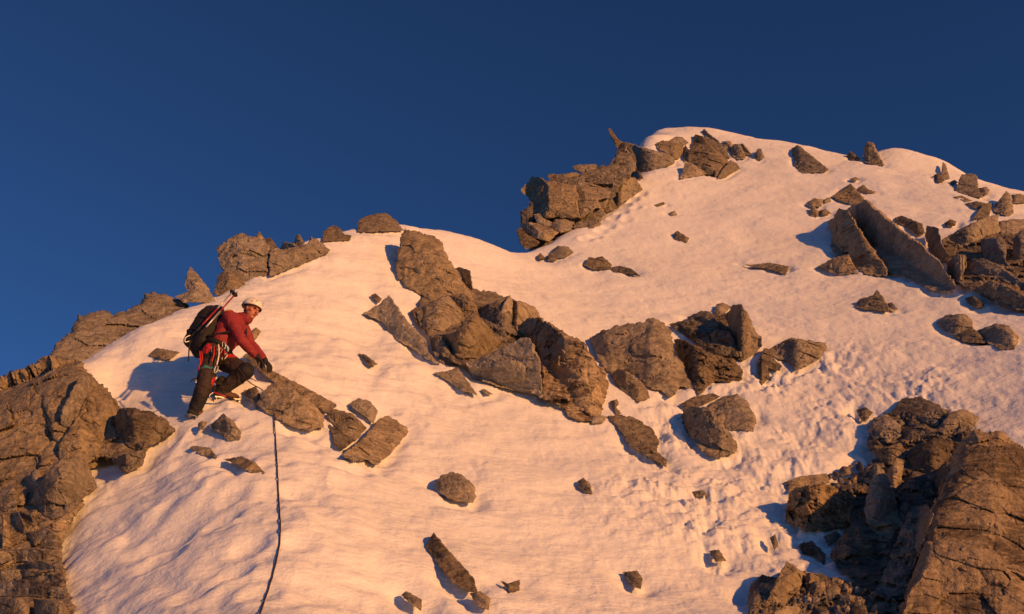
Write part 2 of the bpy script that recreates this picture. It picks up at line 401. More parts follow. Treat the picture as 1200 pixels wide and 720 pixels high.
STY = {  # edge round-over width, height, cell amplitude, fine amplitude (all relative to the size), outline jitter
 'b': (0.36, 0.44, 0.030, 0.016, 0.022), 'k': (0.14, 0.42, 0.045, 0.015, 0.020), 's': (0.10, 0.22, 0.032, 0.012, 0.018),
 'c': (0.10, 0.10, 0.060, 0.016, 0.02), 't': (0.30, 0.34, 0.05, 0.02, 0.03), 'n': (0.4, 0.2, 0.0, 0.004, 0.02)}
FOOT = []
_seed = [100]
def shape_rock(poly, sty='k', s=0.7, D=None, lift=0.0, facets=(), cell=None, H=None, back=0.9, seed=None, bases=None, g=None, amp=1.0, autof=None, follow=False):
    """solid rock: where it meets the snow it stands on the snow; outline, relief facing out, thickness going back into the slope"""
    _seed[0] += 1; seed = seed or _seed[0]; rng = np.random.default_rng(seed)
    s = s * 0.66; D = None if D is None else RC(D)
    w, H0, a1, a2, jit = STY[sty]; H = H0 if H is None else H
    P = np.asarray(poly, float); x, y = P[:, 0], P[:, 1]
    area = abs(np.sum(x * np.roll(y, -1) - y * np.roll(x, -1))) / 2; size = math.sqrt(area)
    g = g or min(2.4, max(0.75, size / 42))
    O = resample(P, g * 1.05, min(jit * size, 2.2), rng)
    lo, hi = O.min(0), O.max(0)
    gx, gy = np.meshgrid(np.arange(lo[0], hi[0], g), np.arange(lo[1], hi[1], g * 0.87))
    gx[1::2] += g / 2
    Q = np.stack([gx.ravel(), gy.ravel()], -1) + rng.uniform(-.22, .22, (gx.size, 2)) * g
    d, ins = seg_dist(Q, O); Q = Q[ins & (d > g * 0.45)]
    nO = len(O)
    ptsl = [Vector(p) for p in np.concatenate([O, Q]).tolist()]
    vo, _, fo, ov, _, _ = delaunay_2d_cdt(ptsl, [], [list(range(nO))[::1]], 1, 1e-5)
    UV = np.array([tuple(v) for v in vo]); F = np.array([f for f in fo if len(f) == 3], int)
    d, _ = seg_dist(UV, O)
    isout = np.zeros(len(UV), bool)
    for k, src in enumerate(ov):
        if any(q < nO for q in src): isout[k] = True
    d[isout] = 0
    # --- depth of the middle sheet
    tt = np.array([hit_t(p[0], p[1], bases) or 1e3 for p in O[::max(1, nO // 60)]]); Os = O[::max(1, nO // 60)]
    cen = O.mean(0); kb = np.argmax(O[:, 1]); bp = O[kb]
    if D is None:
        tb = hit_t(bp[0], bp[1] + 0.5, bases) or hit_t(cen[0], bp[1], bases) or 30.0
    else:
        rr = rays(*bp); tb = D / math.hypot(rr[0], rr[1])
    cs = -0.0034 * tb
    up = hit_t(bp[0], bp[1] - 6, bases)
    if up and D is None: cs = max(-0.009 * tb, min(0, (tb - up) / 6.0))
    c = cs * (1 - s); b = 0.0
    if D is None:
        bot = (np.roll(Os, -1, 0) - np.roll(Os, 1, 0))
        sgn = np.sign(np.sum(O[:, 0] * np.roll(O[:, 1], -1) - O[:, 1] * np.roll(O[:, 0], -1)))
        m = (sgn * -bot[:, 0] > 0.3 * np.abs(bot[:, 1])) & (tt < 500)
        if m.sum() >= 3:
            dx = Os[m, 0] - bp[0]; rhs = tt[m] - tb - c * (Os[m, 1] - bp[1])
            if (dx ** 2).sum() > 4: b = float(np.clip((dx * rhs).sum() / (dx ** 2).sum(), -0.004 * tb, 0.004 * tb))
    mpp = tb / FPX; sm = size * mpp
    t = tb - lift + b * (UV[:, 0] - bp[0]) + c * (UV[:, 1] - bp[1])
    R = rays(UV[:, 0], UV[:, 1])
    tv = np.array([hit_t(u[0], u[1], bases) or 1e3 for u in UV])
    if D is None and m.sum() >= 3:      # let the whole foot sink to the snow it stands on
        cx = Os[m, 0]; cd = tt[m] - (tb - lift + b * (cx - bp[0]) + c * (Os[m, 1] - bp[1])); o_ = np.argsort(cx); cx = cx[o_]; cd = np.clip(cd[o_], 0, 1.3 * sm)
        kk = max(1, len(cx) // 6); cd = np.convolve(np.pad(cd, kk, mode='edge'), np.ones(2 * kk + 1) / (2 * kk + 1), 'valid')
        t = t + np.interp(UV[:, 0], cx, cd)
    if D is None: t = np.minimum(t, tv - 0.03 * sm - 0.01)
    if follow:
        ok = tv < 500; th_ = tv.copy()
        if (~ok).any():       # beyond the snow crest: carry the depth of the crest on
            kn = np.nonzero(ok)[0]
            for i_ in np.nonzero(~ok)[0]: th_[i_] = tv[kn[((UV[kn] - UV[i_]) ** 2).sum(1).argmin()]]
        t = th_ - 0.03 * sm - 0.01 - lift
    mid = CAM + R * t[:, None]
    if D is None and not follow: FOOT.append(mid[isout & (np.abs(t - tv) < 0.05 * sm + 0.05)])
    tow = -rays(*cen)
    # --- relief
    e = np.clip(d / (w * size), 0, 1); q = np.sqrt(np.clip(1 - (1 - e) ** 2, 0, 1))
    hp = H * size * q; hf = np.full(len(UV), 1e9)
    if autof is None: autof = {'b': 8, 'k': 6, 's': 2, 't': 5}.get(sty, 0)
    nexp = len(facets); facets = list(facets)
    for j in range(autof):
        an = 360 * (j + rng.uniform(-.35, .35)) / max(1, autof) + seed * 37; rr_ = math.sqrt(area) * rng.uniform(.02, .30)
        facets.append((cen[0] + rr_ * math.cos(math.radians(an)), cen[1] + rr_ * math.sin(math.radians(an)), an + rng.uniform(-25, 25), rng.choice([.35, .55, .8, 1.1, 1.6])))
    for nf, (fx, fy, ang, sl) in enumerate(facets):
        dv = np.array([math.cos(math.radians(ang)), math.sin(math.radians(ang))])
        if D is None: sl = min(sl, (1.35 if nf < nexp else 0.95) * H * size / max(1e-6, ((O - np.array([fx, fy])) @ dv).max()))
        hf = np.minimum(hf, H * size - sl * np.maximum(0, (UV - np.array([fx, fy])) @ dv))
    hp = np.minimum(hp, np.maximum(hf, 0))
    if D is None:      # the face rises from its foot instead of overhanging the snow
        lowpts = O[np.argsort(O[:, 0])]; bins = np.linspace(lo[0], hi[0], max(3, int((hi[0] - lo[0]) / (2 * g)) + 1)); yb = np.full(len(bins) - 1, -1e9)
        for i_, v in zip(np.clip(np.digitize(O[:, 0], bins) - 1, 0, len(yb) - 1), O[:, 1]): yb[i_] = max(yb[i_], v)
        okb = yb > -1e8; yb = np.interp(UV[:, 0], ((bins[1:] + bins[:-1]) / 2)[okb], yb[okb])
        hp = np.minimum(hp, 0.015 * size + 0.5 * np.maximum(0, yb - UV[:, 1]))
    hp = np.maximum(hp, 0.02 * size * q)
    neg = np.clip(hf, -0.7 * size, 0)
    if D is None: neg = np.maximum(neg, np.minimum(0, -(tv - 0.03 * sm - 0.01 - t) * 0.9 / mpp))
    hp = np.where(hf < 0, neg, hp)
    V = mid + tow * (hp * mpp)[:, None]
    cell = cell or 0.55
    msk = np.clip(d / (0.10 * size), 0, 1)
    if a1 > 0:
        A = np.array([[.8, .5, .33], [-.5, .86, -.1], [-.33, -.08, .94]]); S = np.array([1.0, 1.0, 1.9])
        disp = np.zeros(len(V))
        for k, (cm, am) in enumerate(((cell, 1.0), (cell * .40, .34), (cell * .17, .13))):
            W = (V @ A) * S / (cm * sm) + 0.12 * np.stack([vnoise(V / (cm * sm) + j * 9.1, seed + j) for j in range(3)], -1)
            f1, f2, pid, pos = worley(W, seed + 31 * k)
            rv = np.stack([(pid & 255), ((pid >> 8) & 255), ((pid >> 16) & 255)], -1) / 127.5 - 1.0
            disp += am * amp * a1 * sm * (((pid >> 24) & 255) / 127.5 - 1.0 + 1.1 * ((W - pos) * rv).sum(1))
            disp -= am * amp * a1 * sm * 0.5 * np.clip(1 - (f2 - f1) / 0.09, 0, 1)
        V = V + tow * (disp * msk)[:, None]
    V = V + tow * (fbm(V / (0.12 * sm), 4, seed + 5, .6) * a2 * amp * sm * (0.3 + msk))[:, None]
    jx = np.stack([vnoise(V / (0.05 * sm), seed + 61 + j) for j in range(3)], -1); V = V + jx * 0.004 * sm * (1 + 2 * isout[:, None])
    # --- back, going into the slope
    hb = -np.minimum(hp, 0) * mpp * (1 - isout) + np.minimum(np.maximum(tv - t + 0.15 * sm, 0.35 * sm), back * sm) * np.sqrt(np.clip(1 - (1 - np.clip(d / (0.3 * size), 0, 1)) ** 2, 0, 1))
    Bk = mid - tow * hb[:, None]
    n = len(V); idx = np.arange(n); bi = np.where(isout, idx, idx + n)
    used = np.concatenate([V, Bk]); F2 = bi[F][:, ::-1]
    FF = np.concatenate([F, F2])
    # orientation: front faces look to the camera
    tri = used[F[0]]
    nsum = np.cross(used[F[:, 1]] - used[F[:, 0]], used[F[:, 2]] - used[F[:, 0]]).sum(0)
    if nsum @ tow < 0: FF = FF[:, ::-1]
    u, inv = np.unique(FF, return_inverse=True)
    return used[u], inv.reshape(FF.shape), mid[(d > -1)].mean(0) if True else None

def rock(name, label, cat, poly, sty='k', mat='brown', T=None, group=None, base=False, **kw):
    P = np.asarray(poly, float)
    if T is not None:
        if T[0] == 860 and 's' not in kw: kw['s'] = .6
        ox, oy, sc = T; P = P / sc + np.array([ox, oy])
        if 'facets' in kw: kw['facets'] = [(f[0] / sc + ox, f[1] / sc + oy, f[2], f[3]) for f in kw['facets']]
    V, F, c = shape_rock(P, sty, **kw)
    org = V.mean(0); org[2] = V[:, 2].min()
    me = mesh_from(name, V - org, F, M[mat]); (sty != 'n') and me.set_sharp_from_angle(angle=math.radians(24)); o = link(name, me); o.location = org
    tag(o, label, cat, group)
    if base: BASES.append(BVHTree.FromPolygons([tuple(v) for v in V.tolist()], F.tolist()))
    return o
TA = (600, 140, 4.5); TB = (760, 140, 6.667); TC = (940, 160, 3.427); TD = (860, 150, 2.668); TE = (590, 250, 3.243)
TF = (400, 250, 2.77); TG = (420, 260, 4.8); TH = (680, 360, 6.0); TI = (780, 340, 3.6); TJ = (680, 330, 3.13)
TK = (200, 320, 3.0); TL = (0, 330, 3.6); TN = (0, 520, 3.6); TM = (200, 230, 4.0); TPp = (860, 440, 2.571); TQ = (440, 500, 2.609)
TU = (580, 130, 3.75)
# ---- left: the rock shoulder under and beside the climber
rock('rock_outcrop', 'huge brown bedrock shoulder filling the lower left corner below the snow edge', 'outcrop',
     [(-70,470),(-30,452),(28,431),(58,416),(95,424),(112,444),(138,470),(140,500),(175,520),(165,540),(143,553),(131,537),(118,536),(105,545),(111,564),(103,575),(95,595),(80,618),(72,650),(82,700),(92,730),(80,800),(-80,800)], 'c', 'brown', follow=True, lift=.12, base=True, cell=.42, amp=.55, g=1.4)
rock('rock_outcrop', 'long crumbly rock ridge against the sky left of the climber, notched along its crest', 'outcrop',
     [(205,325),(240,255),(300,215),(330,140),(345,148),(430,118),(480,140),(590,95),(610,48),(690,52),(775,85),(812,125),(700,182),(520,262),(340,347),(300,350),(250,340)], 'c', 'brown', T=TL, s=.8, D=13.6, H=.2, cell=.5, amp=.6)
rock('rock_slab', 'narrow upright slab leaning against the bedrock just under the left tip of the snow field', 'rock',
     [(258,540),(340,390),(395,405),(382,450),(330,560),(290,620),(255,600)], 's', 'brown', T=TL, s=.7)
rock('rock', 'smooth brown block under the snow edge, left of the dark egg shaped boulder', 'rock',
     [(330,570),(372,460),(430,440),(475,490),(500,560),(480,590),(497,665),(430,685),(350,590)], 'k', 'brown', T=TL, s=.7, H=.22)
rock('rock', 'broad brown block with a diagonal crack, below the smooth block beside the dark boulder', 'rock',
     [(245,690),(330,565),(430,680),(497,720),(485,765),(370,790),(250,760)], 'k', 'brown', T=TL, s=.6, H=.2)
rock('boulder', 'dark egg shaped boulder on the snow edge down left of the climber boots', 'boulder',
     [(478,580),(500,540),(545,530),(640,550),(700,580),(740,625),(725,650),(640,695),(580,712),(540,695),(500,655)], 'b', 'dark', T=TL, s=.8, facets=[(560,610,100,.9)])
rock('stone', 'thin dark stone wedged under the snow rim directly above the dark egg shaped boulder', 'rock',
     [(440,480),(470,485),(505,530),(480,565),(455,530)], 'k', 'dark', T=TL)
rock('boulder', 'big square brown boulder in the lower left with a darker front, below the snow pocket', 'boulder',
     [(130,250),(150,170),(190,130),(260,60),(340,60),(385,115),(412,185),(330,250),(290,300),(230,320),(190,305)], 'k', 'brown', T=TN, s=.8, H=.34, facets=[(230,165,80,1.1),(300,150,-60,.5)])
rock('rock', 'small rounded rock stuck to the left side of the big square boulder', 'rock', [(112,150),(140,110),(170,110),(182,150),(155,215),(125,195)], 'b', 'brown', T=TN)
rock('rock', 'small brown rock between the snow pocket and the dark egg shaped boulder', 'rock', [(470,70),(520,45),(620,22),(602,95),(540,122),(500,95)], 'k', 'brown', T=TN, H=.22)
rock('rock', 'rounded brown rock at the left picture edge beside the big square boulder', 'rock', [(-30,210),(50,170),(82,220),(70,282),(20,285),(-30,270)], 'b', 'brown', T=TN)
LOWL = 'broken plates of rock in the lower left'
for poly, sty, lab in (
  ([(8,290),(42,300),(48,440),(10,450)], 's', 'upright narrow plate at the left picture edge below the rounded rock'),
  ([(52,290),(78,288),(118,370),(102,388),(70,345)], 's', 'thin splinter of rock leaning right, beside the upright narrow plate'),
  ([(80,285),(130,300),(152,350),(115,335)], 's', 'small flat splinter lying under the big square boulder'),
  ([(195,350),(270,305),(312,322),(296,362),(240,374)], 'k', 'small tan plate touching the snow edge under the big square boulder'),
  ([(110,375),(200,358),(258,400),(240,445),(140,432)], 'k', 'flat brown plate left of the dark gap along the snow edge'),
  ([(-20,455),(150,438),(262,482),(165,505),(70,500),(-20,525)], 's', 'long level plate crossing the lower left corner, uppermost of the stacked plates'),
  ([(72,512),(170,492),(275,532),(265,565),(170,548),(90,530)], 's', 'slim plate with a shadowed lower lip, second of the stacked plates'),
  ([(-20,530),(80,530),(95,570),(-20,592)], 'k', 'stubby plate at the left picture edge among the stacked plates'),
  ([(90,530),(190,545),(275,560),(280,605),(200,595),(110,578)], 's', 'brown plate in the middle of the stacked plates beside the dark gap'),
  ([(-20,592),(100,570),(220,600),(285,612),(275,652),(130,645),(-20,645)], 's', 'wide plate near the bottom of the stacked plates'),
  ([(-20,652),(115,645),(135,720),(120,760),(-20,760)], 'k', 'square block in the very bottom left corner of the picture'),
  ([(140,655),(262,662),(288,705),(250,760),(150,750)], 'k', 'block at the bottom picture edge touching the snow rim')):
    py_ = [q[1] for q in poly]; px_ = [q[0] for q in poly]
    rock('rock_plate', lab, 'rock', poly, sty, 'stained', T=TN, group=LOWL, s=1.1, H=.5, facets=[(sum(px_) / len(px_), (sum(py_) / len(py_) + max(py_)) / 2, 95, 1.4)])
# ---- stones round the climber
rock('rock_slab', 'long thin slab the climber rests a hand on, sloping down to the right', 'rock', [(250,292),(270,284),(355,342),(470,400),(580,460),(584,470),(548,492),(470,445),(372,392),(340,368)], 's', 'brown', T=TK, s=.8, H=.2, lift=.25)
rock('boulder', 'large brown boulder under the long thin slab beside the climber', 'boulder', [(303,460),(325,415),(365,385),(420,400),(500,460),(537,500),(540,545),(480,554),(430,542),(370,512),(330,487)], 'b', 'brown', T=TK, s=.8, H=.3)
rock('rock', 'brown angular rock right of the boulder under the slab, with a black hollow below', 'rock', [(545,490),(580,478),(640,495),(690,545),(650,592),(600,560),(562,522)], 'k', 'brown', T=TK)
rock('rock', 'dark rock in the shaded hollow under the row of rocks right of the climber', 'rock', [(555,530),(600,560),(645,592),(605,622),(575,605)], 'k', 'dark', T=TK, s=.4)
rock('boulder', 'tilted block with a flat lit face ending the row of rocks beside the climber', 'boulder', [(600,640),(680,575),(735,510),(765,502),(832,545),(836,560),(770,640),(725,676),(690,656),(640,664)], 'k', 'brown', T=TK, s=.8, facets=[(735,600,40,1.2)])
rock('rock', 'rounded stone in the snow just above the tilted block', 'rock', [(625,460),(660,440),(700,450),(729,485),(713,530),(680,502),(650,482)], 'b', 'grey', T=TK)
rock('stone', 'pointed brown stone in the snow below the climber boots', 'rock', [(133,540),(185,494),(220,520),(249,560),(245,586),(200,591),(170,562)], 'k', 'brown', T=TK, facets=[(195,540,150,1.0)])
rock('stone', 'tiny stone left of the pointed stone below the climber boots', 'rock', [(95,530),(110,519),(130,525),(115,553),(98,549)], 't', 'brown', T=TK)
rock('stone', 'flat stone mostly sunk in snow, upper of two below the pointed stone', 'rock', [(65,615),(80,607),(140,615),(166,652),(110,641)], 's', 'brown', T=TK, s=.4)
rock('stone', 'long flat stone mostly sunk in snow, left of the rope', 'rock', [(185,656),(250,644),(300,668),(334,706),(280,702),(230,672)], 's', 'brown', T=TK, s=.4)
rock('stone', 'small brown stone in the snow directly below the climber face', 'rock', [(268,215),(300,191),(318,205),(300,234),(280,234)], 'k', 'brown', T=TK)
rock('stone', 'tan stone beside the bent knee of the climber', 'rock', [(255,415),(300,398),(322,440),(305,462),(270,442)], 'k', 'brown', T=TK)
rock('stone', 'stony crust showing through the snow left of the backpack', 'rock', [(625,312),(660,280),(760,298),(715,332),(660,327)], 's', 'brown', T=TL, s=.3)
# ---- skyline above the climber
rock('rock_tooth', 'small triangular tooth of rock on the skyline above the backpack', 'rock', [(65,420),(75,370),(92,330),(130,370),(187,442),(130,450),(80,445)], 'k', 'brown', T=TM, D=15.0, facets=[(95,380,180,1.2)])
rock('rock', 'low brown rock on the skyline carrying the triangular tooth', 'rock', [(20,470),(60,455),(120,425),(180,440),(215,500),(140,500),(60,500)], 'k', 'brown', T=TM, D=14.6)
rock('boulder', 'large square boulder on the skyline above the backpack with a shaded left side', 'boulder', [(213,245),(235,225),(270,200),(330,172),(380,190),(440,200),(470,240),(462,310),(472,372),(400,402),(340,408),(270,368),(240,347),(225,300)], 'k', 'brown', T=TM, D=16.2, s=.9, facets=[(268,280,180,2.0)])
rock('rock', 'brown rock at the foot of the large square skyline boulder', 'rock', [(205,440),(222,372),(250,348),(340,372),(357,410),(352,445),(260,470),(195,462)], 'k', 'brown', T=TM, D=15.4)
rock('rock_outcrop', 'long low rock rib on the skyline right of the large square boulder', 'outcrop', [(458,310),(470,245),(500,240),(520,250),(570,240),(640,225),(660,190),(690,205),(747,250),(737,268),(660,303),(560,340),(520,358),(465,376)], 'k', 'brown', T=TM, s=1.0, H=.3, lift=.1)
rock('rock_spike', 'tiny spike behind the top of the large square skyline boulder', 'rock', [(393,200),(415,163),(437,197),(430,215),(405,212)], 'k', 'brown', T=TM, D=17.2)
rock('rock', 'thin dark rock leaning on the right shoulder of the large square skyline boulder', 'rock', [(432,200),(470,195),(503,243),(488,270),(465,262)], 'k', 'dark', T=TM, D=17.0)
rock('rock_spike', 'small upright spike in the middle of the low skyline rib', 'rock', [(577,225),(590,180),(605,180),(627,218),(610,240),(585,242)], 'k', 'brown', T=TM, s=1.0, lift=-.2)
rock('rock', 'small pyramid of rock left of the upright spike on the low skyline rib', 'rock', [(510,252),(530,213),(580,222),(600,245),(560,262)], 'k', 'brown', T=TM, s=1.0, lift=-.2)
rock('boulder', 'dark knobby boulder on the snow crest between the skyline rib and the flat topped boulder', 'boulder', [(710,218),(715,165),(760,135),(795,150),(815,180),(847,183),(842,208),(790,210),(735,212)], 'k', 'dark', T=TM)
rock('boulder', 'flat topped brown boulder resting on the highest point of the near snow crest', 'boulder', [(874,168),(880,115),(910,95),(970,80),(1010,80),(1060,115),(1092,162),(1030,164),(930,168)], 'b', 'brown', T=TM, facets=[(920,120,180,1.2)])
# ---- centre cluster
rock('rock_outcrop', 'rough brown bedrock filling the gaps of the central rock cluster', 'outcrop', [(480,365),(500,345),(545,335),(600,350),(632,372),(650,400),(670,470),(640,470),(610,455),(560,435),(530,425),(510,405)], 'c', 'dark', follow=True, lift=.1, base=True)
rock('boulder', 'tall brown boulder standing at the top of the central cluster with a flat peak', 'boulder', [(210,270),(215,200),(235,100),(255,45),(300,50),(400,75),(460,100),(490,170),(540,260),(565,300),(600,355),(650,440),(560,450),(500,430),(430,448),(390,427),(320,392),(260,352),(220,312)], 'b', 'brown', T=TG, s=.8, H=.34, facets=[(235,200,180,1.5),(320,110,-80,.6)])
rock('rock', 'narrow rock shoulder on the right side of the tall brown boulder', 'rock', [(540,262),(570,255),(630,275),(648,400),(645,432),(600,358),(565,300)], 'k', 'brown', T=TG, s=.8, lift=-.2)
rock('rock', 'brown block below the tall boulder with a shaded underside', 'rock', [(325,505),(370,470),(430,440),(500,410),(550,460),(597,520),(562,572),(510,592),(470,637),(385,642),(340,562)], 'k', 'brown', T=TG, facets=[(450,560,85,1.1)])
rock('rock_slab', 'long flat slab lying on the snow along the left side of the central cluster', 'rock', [(70,325),(125,295),(155,265),(215,350),(275,410),(282,450),(322,492),(300,487),(235,442),(180,412),(130,352)], 's', 'grey', T=TF, s=.4)
rock('stone', 'thin dark sliver poking out of the snow above the long flat slab', 'rock', [(95,266),(110,260),(132,278),(122,292)], 's', 'dark', T=TF, s=.4)
rock('rock', 'small upright rock at the lower end of the long flat slab', 'rock', [(285,405),(320,398),(345,430),(362,470),(378,492),(345,497),(320,482),(300,457)], 'k', 'brown', T=TF)
rock('rock_slab', 'loose tapering slab on the snow below the central cluster', 'rock', [(300,518),(345,512),(377,500),(407,540),(443,592),(395,577),(340,542)], 's', 'grey', T=TF, s=.4)
rock('rock', 'peaked brown rock in the middle of the central cluster above the tan slab', 'rock', [(320,400),(370,385),(405,345),(430,316),(470,358),(512,410),(522,422),(440,472),(380,472),(345,430)], 'k', 'brown', T=TF)
rock('rock', 'rock filling the notch just under the foot of the tall boulder', 'rock', [(340,270),(400,258),(440,300),(447,332),(405,340),(378,300)], 'k', 'brown', T=TF)
rock('rock', 'dark faceted rock at the top right of the central cluster', 'rock', [(443,310),(530,275),(548,265),(557,330),(547,412),(520,418),(500,402),(470,357)], 'k', 'dark', T=TF, facets=[(520,330,150,.9)])
rock('rock_splinter', 'upright tan splinter on the front of the dark faceted rock', 'rock', [(503,352),(520,300),(548,265),(557,290),(553,342),(530,384)], 's', 'brown', T=TF, lift=.25)
rock('rock', 'brown wedge behind the massive streaked boulder of the central cluster', 'rock', [(553,285),(580,284),(630,305),(647,335),(610,362),(570,382),(550,345)], 'k', 'brown', T=TF, facets=[(575,320,180,1.5)])
rock('rock_slab', 'big tan smooth faced slab at the foot of the central cluster', 'rock', [(400,490),(440,475),(515,440),(580,405),(612,405),(645,470),(652,555),(657,607),(600,582),(560,577),(490,557),(430,532)], 's', 'grey', T=TF, s=.75, H=.22, facets=[(640,560,20,1.4)])
rock('boulder', 'massive boulder with dark streaks and rusty patches ending the central cluster', 'boulder', [(570,380),(600,345),(640,335),(690,365),(735,395),(790,420),(820,470),(860,520),(868,560),(850,625),(840,662),(780,677),(740,662),(700,622),(657,607),(650,550),(645,470),(610,405)], 'k', 'rust', T=TF, s=.8, H=.36, facets=[(760,520,60,.5),(720,500,200,.45)])
rock('stone', 'flat brown stone at the lower right foot of the massive streaked boulder', 'rock', [(805,668),(840,655),(864,660),(850,682),(815,684)], 't', 'brown', T=TF)
rock('stone', 'small dark pointed stone alone on the snow left of the central cluster', 'rock', [(55,455),(80,460),(118,490),(95,501),(75,479)], 't', 'dark', T=TF)
rock('stone', 'faint sliver of stone almost buried below the big tan slab', 'rock', [(452,573),(465,570),(493,588),(470,590)], 's', 'grey', T=TF, s=.3)
rock('rock_outcrop', 'dark bedrock showing in the gaps of the middle right cluster below the perched tan stone', 'outcrop', [(60,140),(110,112),(230,95),(300,100),(340,210),(320,285),(230,275),(130,222)], 'c', 'dark', T=TI, follow=True, lift=.1, base=True)
# ---- middle right cluster
rock('boulder', 'very large broad brown boulder, leftmost of the middle right cluster', 'boulder', [(65,215),(160,155),(185,165),(240,130),(320,120),(410,105),(480,78),(520,80),(590,110),(620,140),(650,215),(655,340),(720,390),(755,500),(785,565),(700,560),(640,640),(600,612),(480,562),(420,502),(340,452),(265,432),(215,475),(160,420),(115,340),(85,265)], 'k', 'brown', T=TH, s=.75, H=.3, amp=.7, facets=[(430,300,200,.35),(560,250,20,.5),(450,180,-85,.7)])
rock('rock_slab', 'slanting slab leaning on the lower left of the very large broad boulder', 'rock', [(210,480),(265,432),(330,450),(420,515),(470,575),(492,642),(410,672),(350,622),(280,572)], 's', 'grey', T=TH, H=.3, lift=.2, facets=[(300,530,200,1.0)])
rock('rock', 'dark columnar rock right of the very large broad boulder, split into vertical ribs', 'rock', [(35,210),(60,205),(130,235),(200,270),(290,290),(326,340),(326,382),(290,382),(250,392),(215,382),(185,402),(140,447),(110,392),(85,332),(50,272)], 'k', 'dark', T=TI, amp=1.5, cell=.3)
rock('rock', 'dark long rock on the upper edge of the middle right cluster, above the snow strip', 'rock', [(12,145),(80,128),(130,158),(182,190),(188,247),(130,227),(80,192)], 'k', 'dark', T=TI)
rock('rock', 'blackish block at the top of the middle right cluster left of the tall slab', 'rock', [(90,115),(150,88),(190,90),(215,130),(225,175),(160,185),(120,155)], 'k', 'dark', T=TI, lift=-.3)
rock('stone', 'rounded tan stone perched on top of the middle right cluster', 'rock', [(205,92),(215,60),(240,52),(277,70),(252,97),(225,110)], 'b', 'brown', T=TI)
rock('rock_slab', 'tall leaning slab at the right side of the middle right cluster', 'rock', [(248,110),(285,62),(320,60),(347,98),(382,180),(407,200),(407,237),(380,267),(320,302),(300,242),(280,182)], 's', 'brown', T=TI, H=.28, facets=[(330,230,150,.7)])
rock('rock', 'dark shaded block in the hollow left of the tall leaning slab', 'rock', [(180,190),(215,165),(272,175),(302,240),(315,298),(260,278),(215,268),(188,247)], 'k', 'dark', T=TI, lift=-.25)
rock('boulder', 'flat topped boulder with a pointed right end, alone right of the tall leaning slab', 'boulder', [(445,245),(520,203),(560,205),(677,225),(682,250),(650,292),(600,317),(550,340),(520,302),(480,292),(450,277)], 'k', 'brown', T=TI, facets=[(540,260,170,.9)])
rock('rock', 'dark broken rubble rock between the tall slab and the flat topped boulder', 'rock', [(385,312),(415,245),(450,250),(457,290),(492,320),(482,342),(432,332),(442,372),(405,402),(388,352)], 'k', 'dark', T=TI, amp=1.4)
rock('boulder', 'ridged boulder with a black shaded left side, lowest of the middle right cluster', 'boulder', [(60,540),(75,505),(115,490),(180,495),(240,560),(268,597),(306,652),(292,692),(220,707),(175,697),(130,652),(85,597)], 'k', 'brown', T=TI, H=.5, autof=2, facets=[(150,600,180,2.0)])
rock('boulder', 'domed brown boulder joined to the right of the ridged boulder with the black side', 'boulder', [(175,490),(240,450),(300,438),(345,470),(384,545),(372,597),(330,592),(270,592),(225,560)], 'b', 'brown', T=TI)
rock('rock', 'thin broken ledge of stone along the top of the ridged boulder', 'rock', [(60,482),(120,450),(200,435),(232,450),(150,490),(90,505)], 's', 'dark', T=TI, s=.4)
rock('rock', 'low brown rock half sunk in snow left of the ridged boulder', 'rock', [(100,495),(140,487),(200,500),(265,540),(290,585),(282,625),(320,655),(315,682),(285,662),(240,637),(180,602),(145,547)], 'k', 'brown', T=TJ, s=.4, H=.2)
rock('stone', 'small curled dark stone just above the low half sunk brown rock', 'rock', [(108,440),(135,431),(142,450),(132,462),(152,485),(130,488),(118,462)], 't', 'dark', T=TJ)
# ---- upper left crag on the far crest
def DD(py): return float(np.interp(py, [150, 165, 185, 210, 250, 295], [41, 40, 37.5, 33.5, 29.5, 26.0]))
def crag(name, label, cat, poly, sty='k', mat='brown', T=TA, dz=0.0, **kw):
    py = max(p[1] for p in poly) / T[2] + T[1]
    hits = T is TB or kw.pop('snow', False)
    return rock(name, label, cat, poly, sty, mat, T=T, D=None if hits else DD(py) + dz, lift=-.4 * dz if hits else 0, s=kw.pop('s', .75), **kw)
crag('rock_outcrop', 'dark bedrock core seen between the blocks of the overhanging crag on the skyline', 'outcrop', [(45,500),(70,470),(100,430),(200,345),(330,300),(440,260),(530,235),(560,160),(600,140),(640,180),(650,270),(600,330),(520,420),(470,500),(470,545),(400,620),(330,640),(230,670),(150,690),(90,690),(50,640)], 'c', 'dark', dz=1.2)
crag('boulder', 'large overhanging block with a black left face at the left end of the skyline crag', 'boulder', [(42,375),(62,345),(105,298),(130,302),(200,328),(262,335),(335,345),(352,400),(347,455),(367,527),(300,522),(215,522),(185,527),(120,490),(100,440),(85,415)], dz=-.9, H=.4, autof=1, facets=[(195,420,178,2.1),(280,485,95,1.6)])
crag('rock', 'pale cracked block right of the large overhanging block on the skyline crag', 'rock', [(335,343),(352,333),(430,330),(470,355),(522,380),(517,412),(455,427),(472,472),(440,472),(400,502),(365,527),(345,455),(350,400)], dz=-.6, H=.24, autof=3)
crag('rock', 'small block with a black underside below the cracked block of the crag', 'rock', [(398,495),(425,468),(472,476),(500,500),(478,514),(440,524),(405,517)], dz=-.2, facets=[(440,485,100,1.4)])
crag('rock', 'dark recessed block left of the square lit block of the crag', 'rock', [(453,425),(517,403),(532,425),(558,467),(500,497),(475,467)], 'k', 'dark', dz=.3)
crag('boulder', 'square lit block at the right edge of the crag beside the snow', 'boulder', [(530,350),(560,340),(625,302),(650,310),(692,370),(610,427),(560,468),(538,430)], dz=-.3, autof=3, facets=[(550,400,180,1.4)], snow=True)
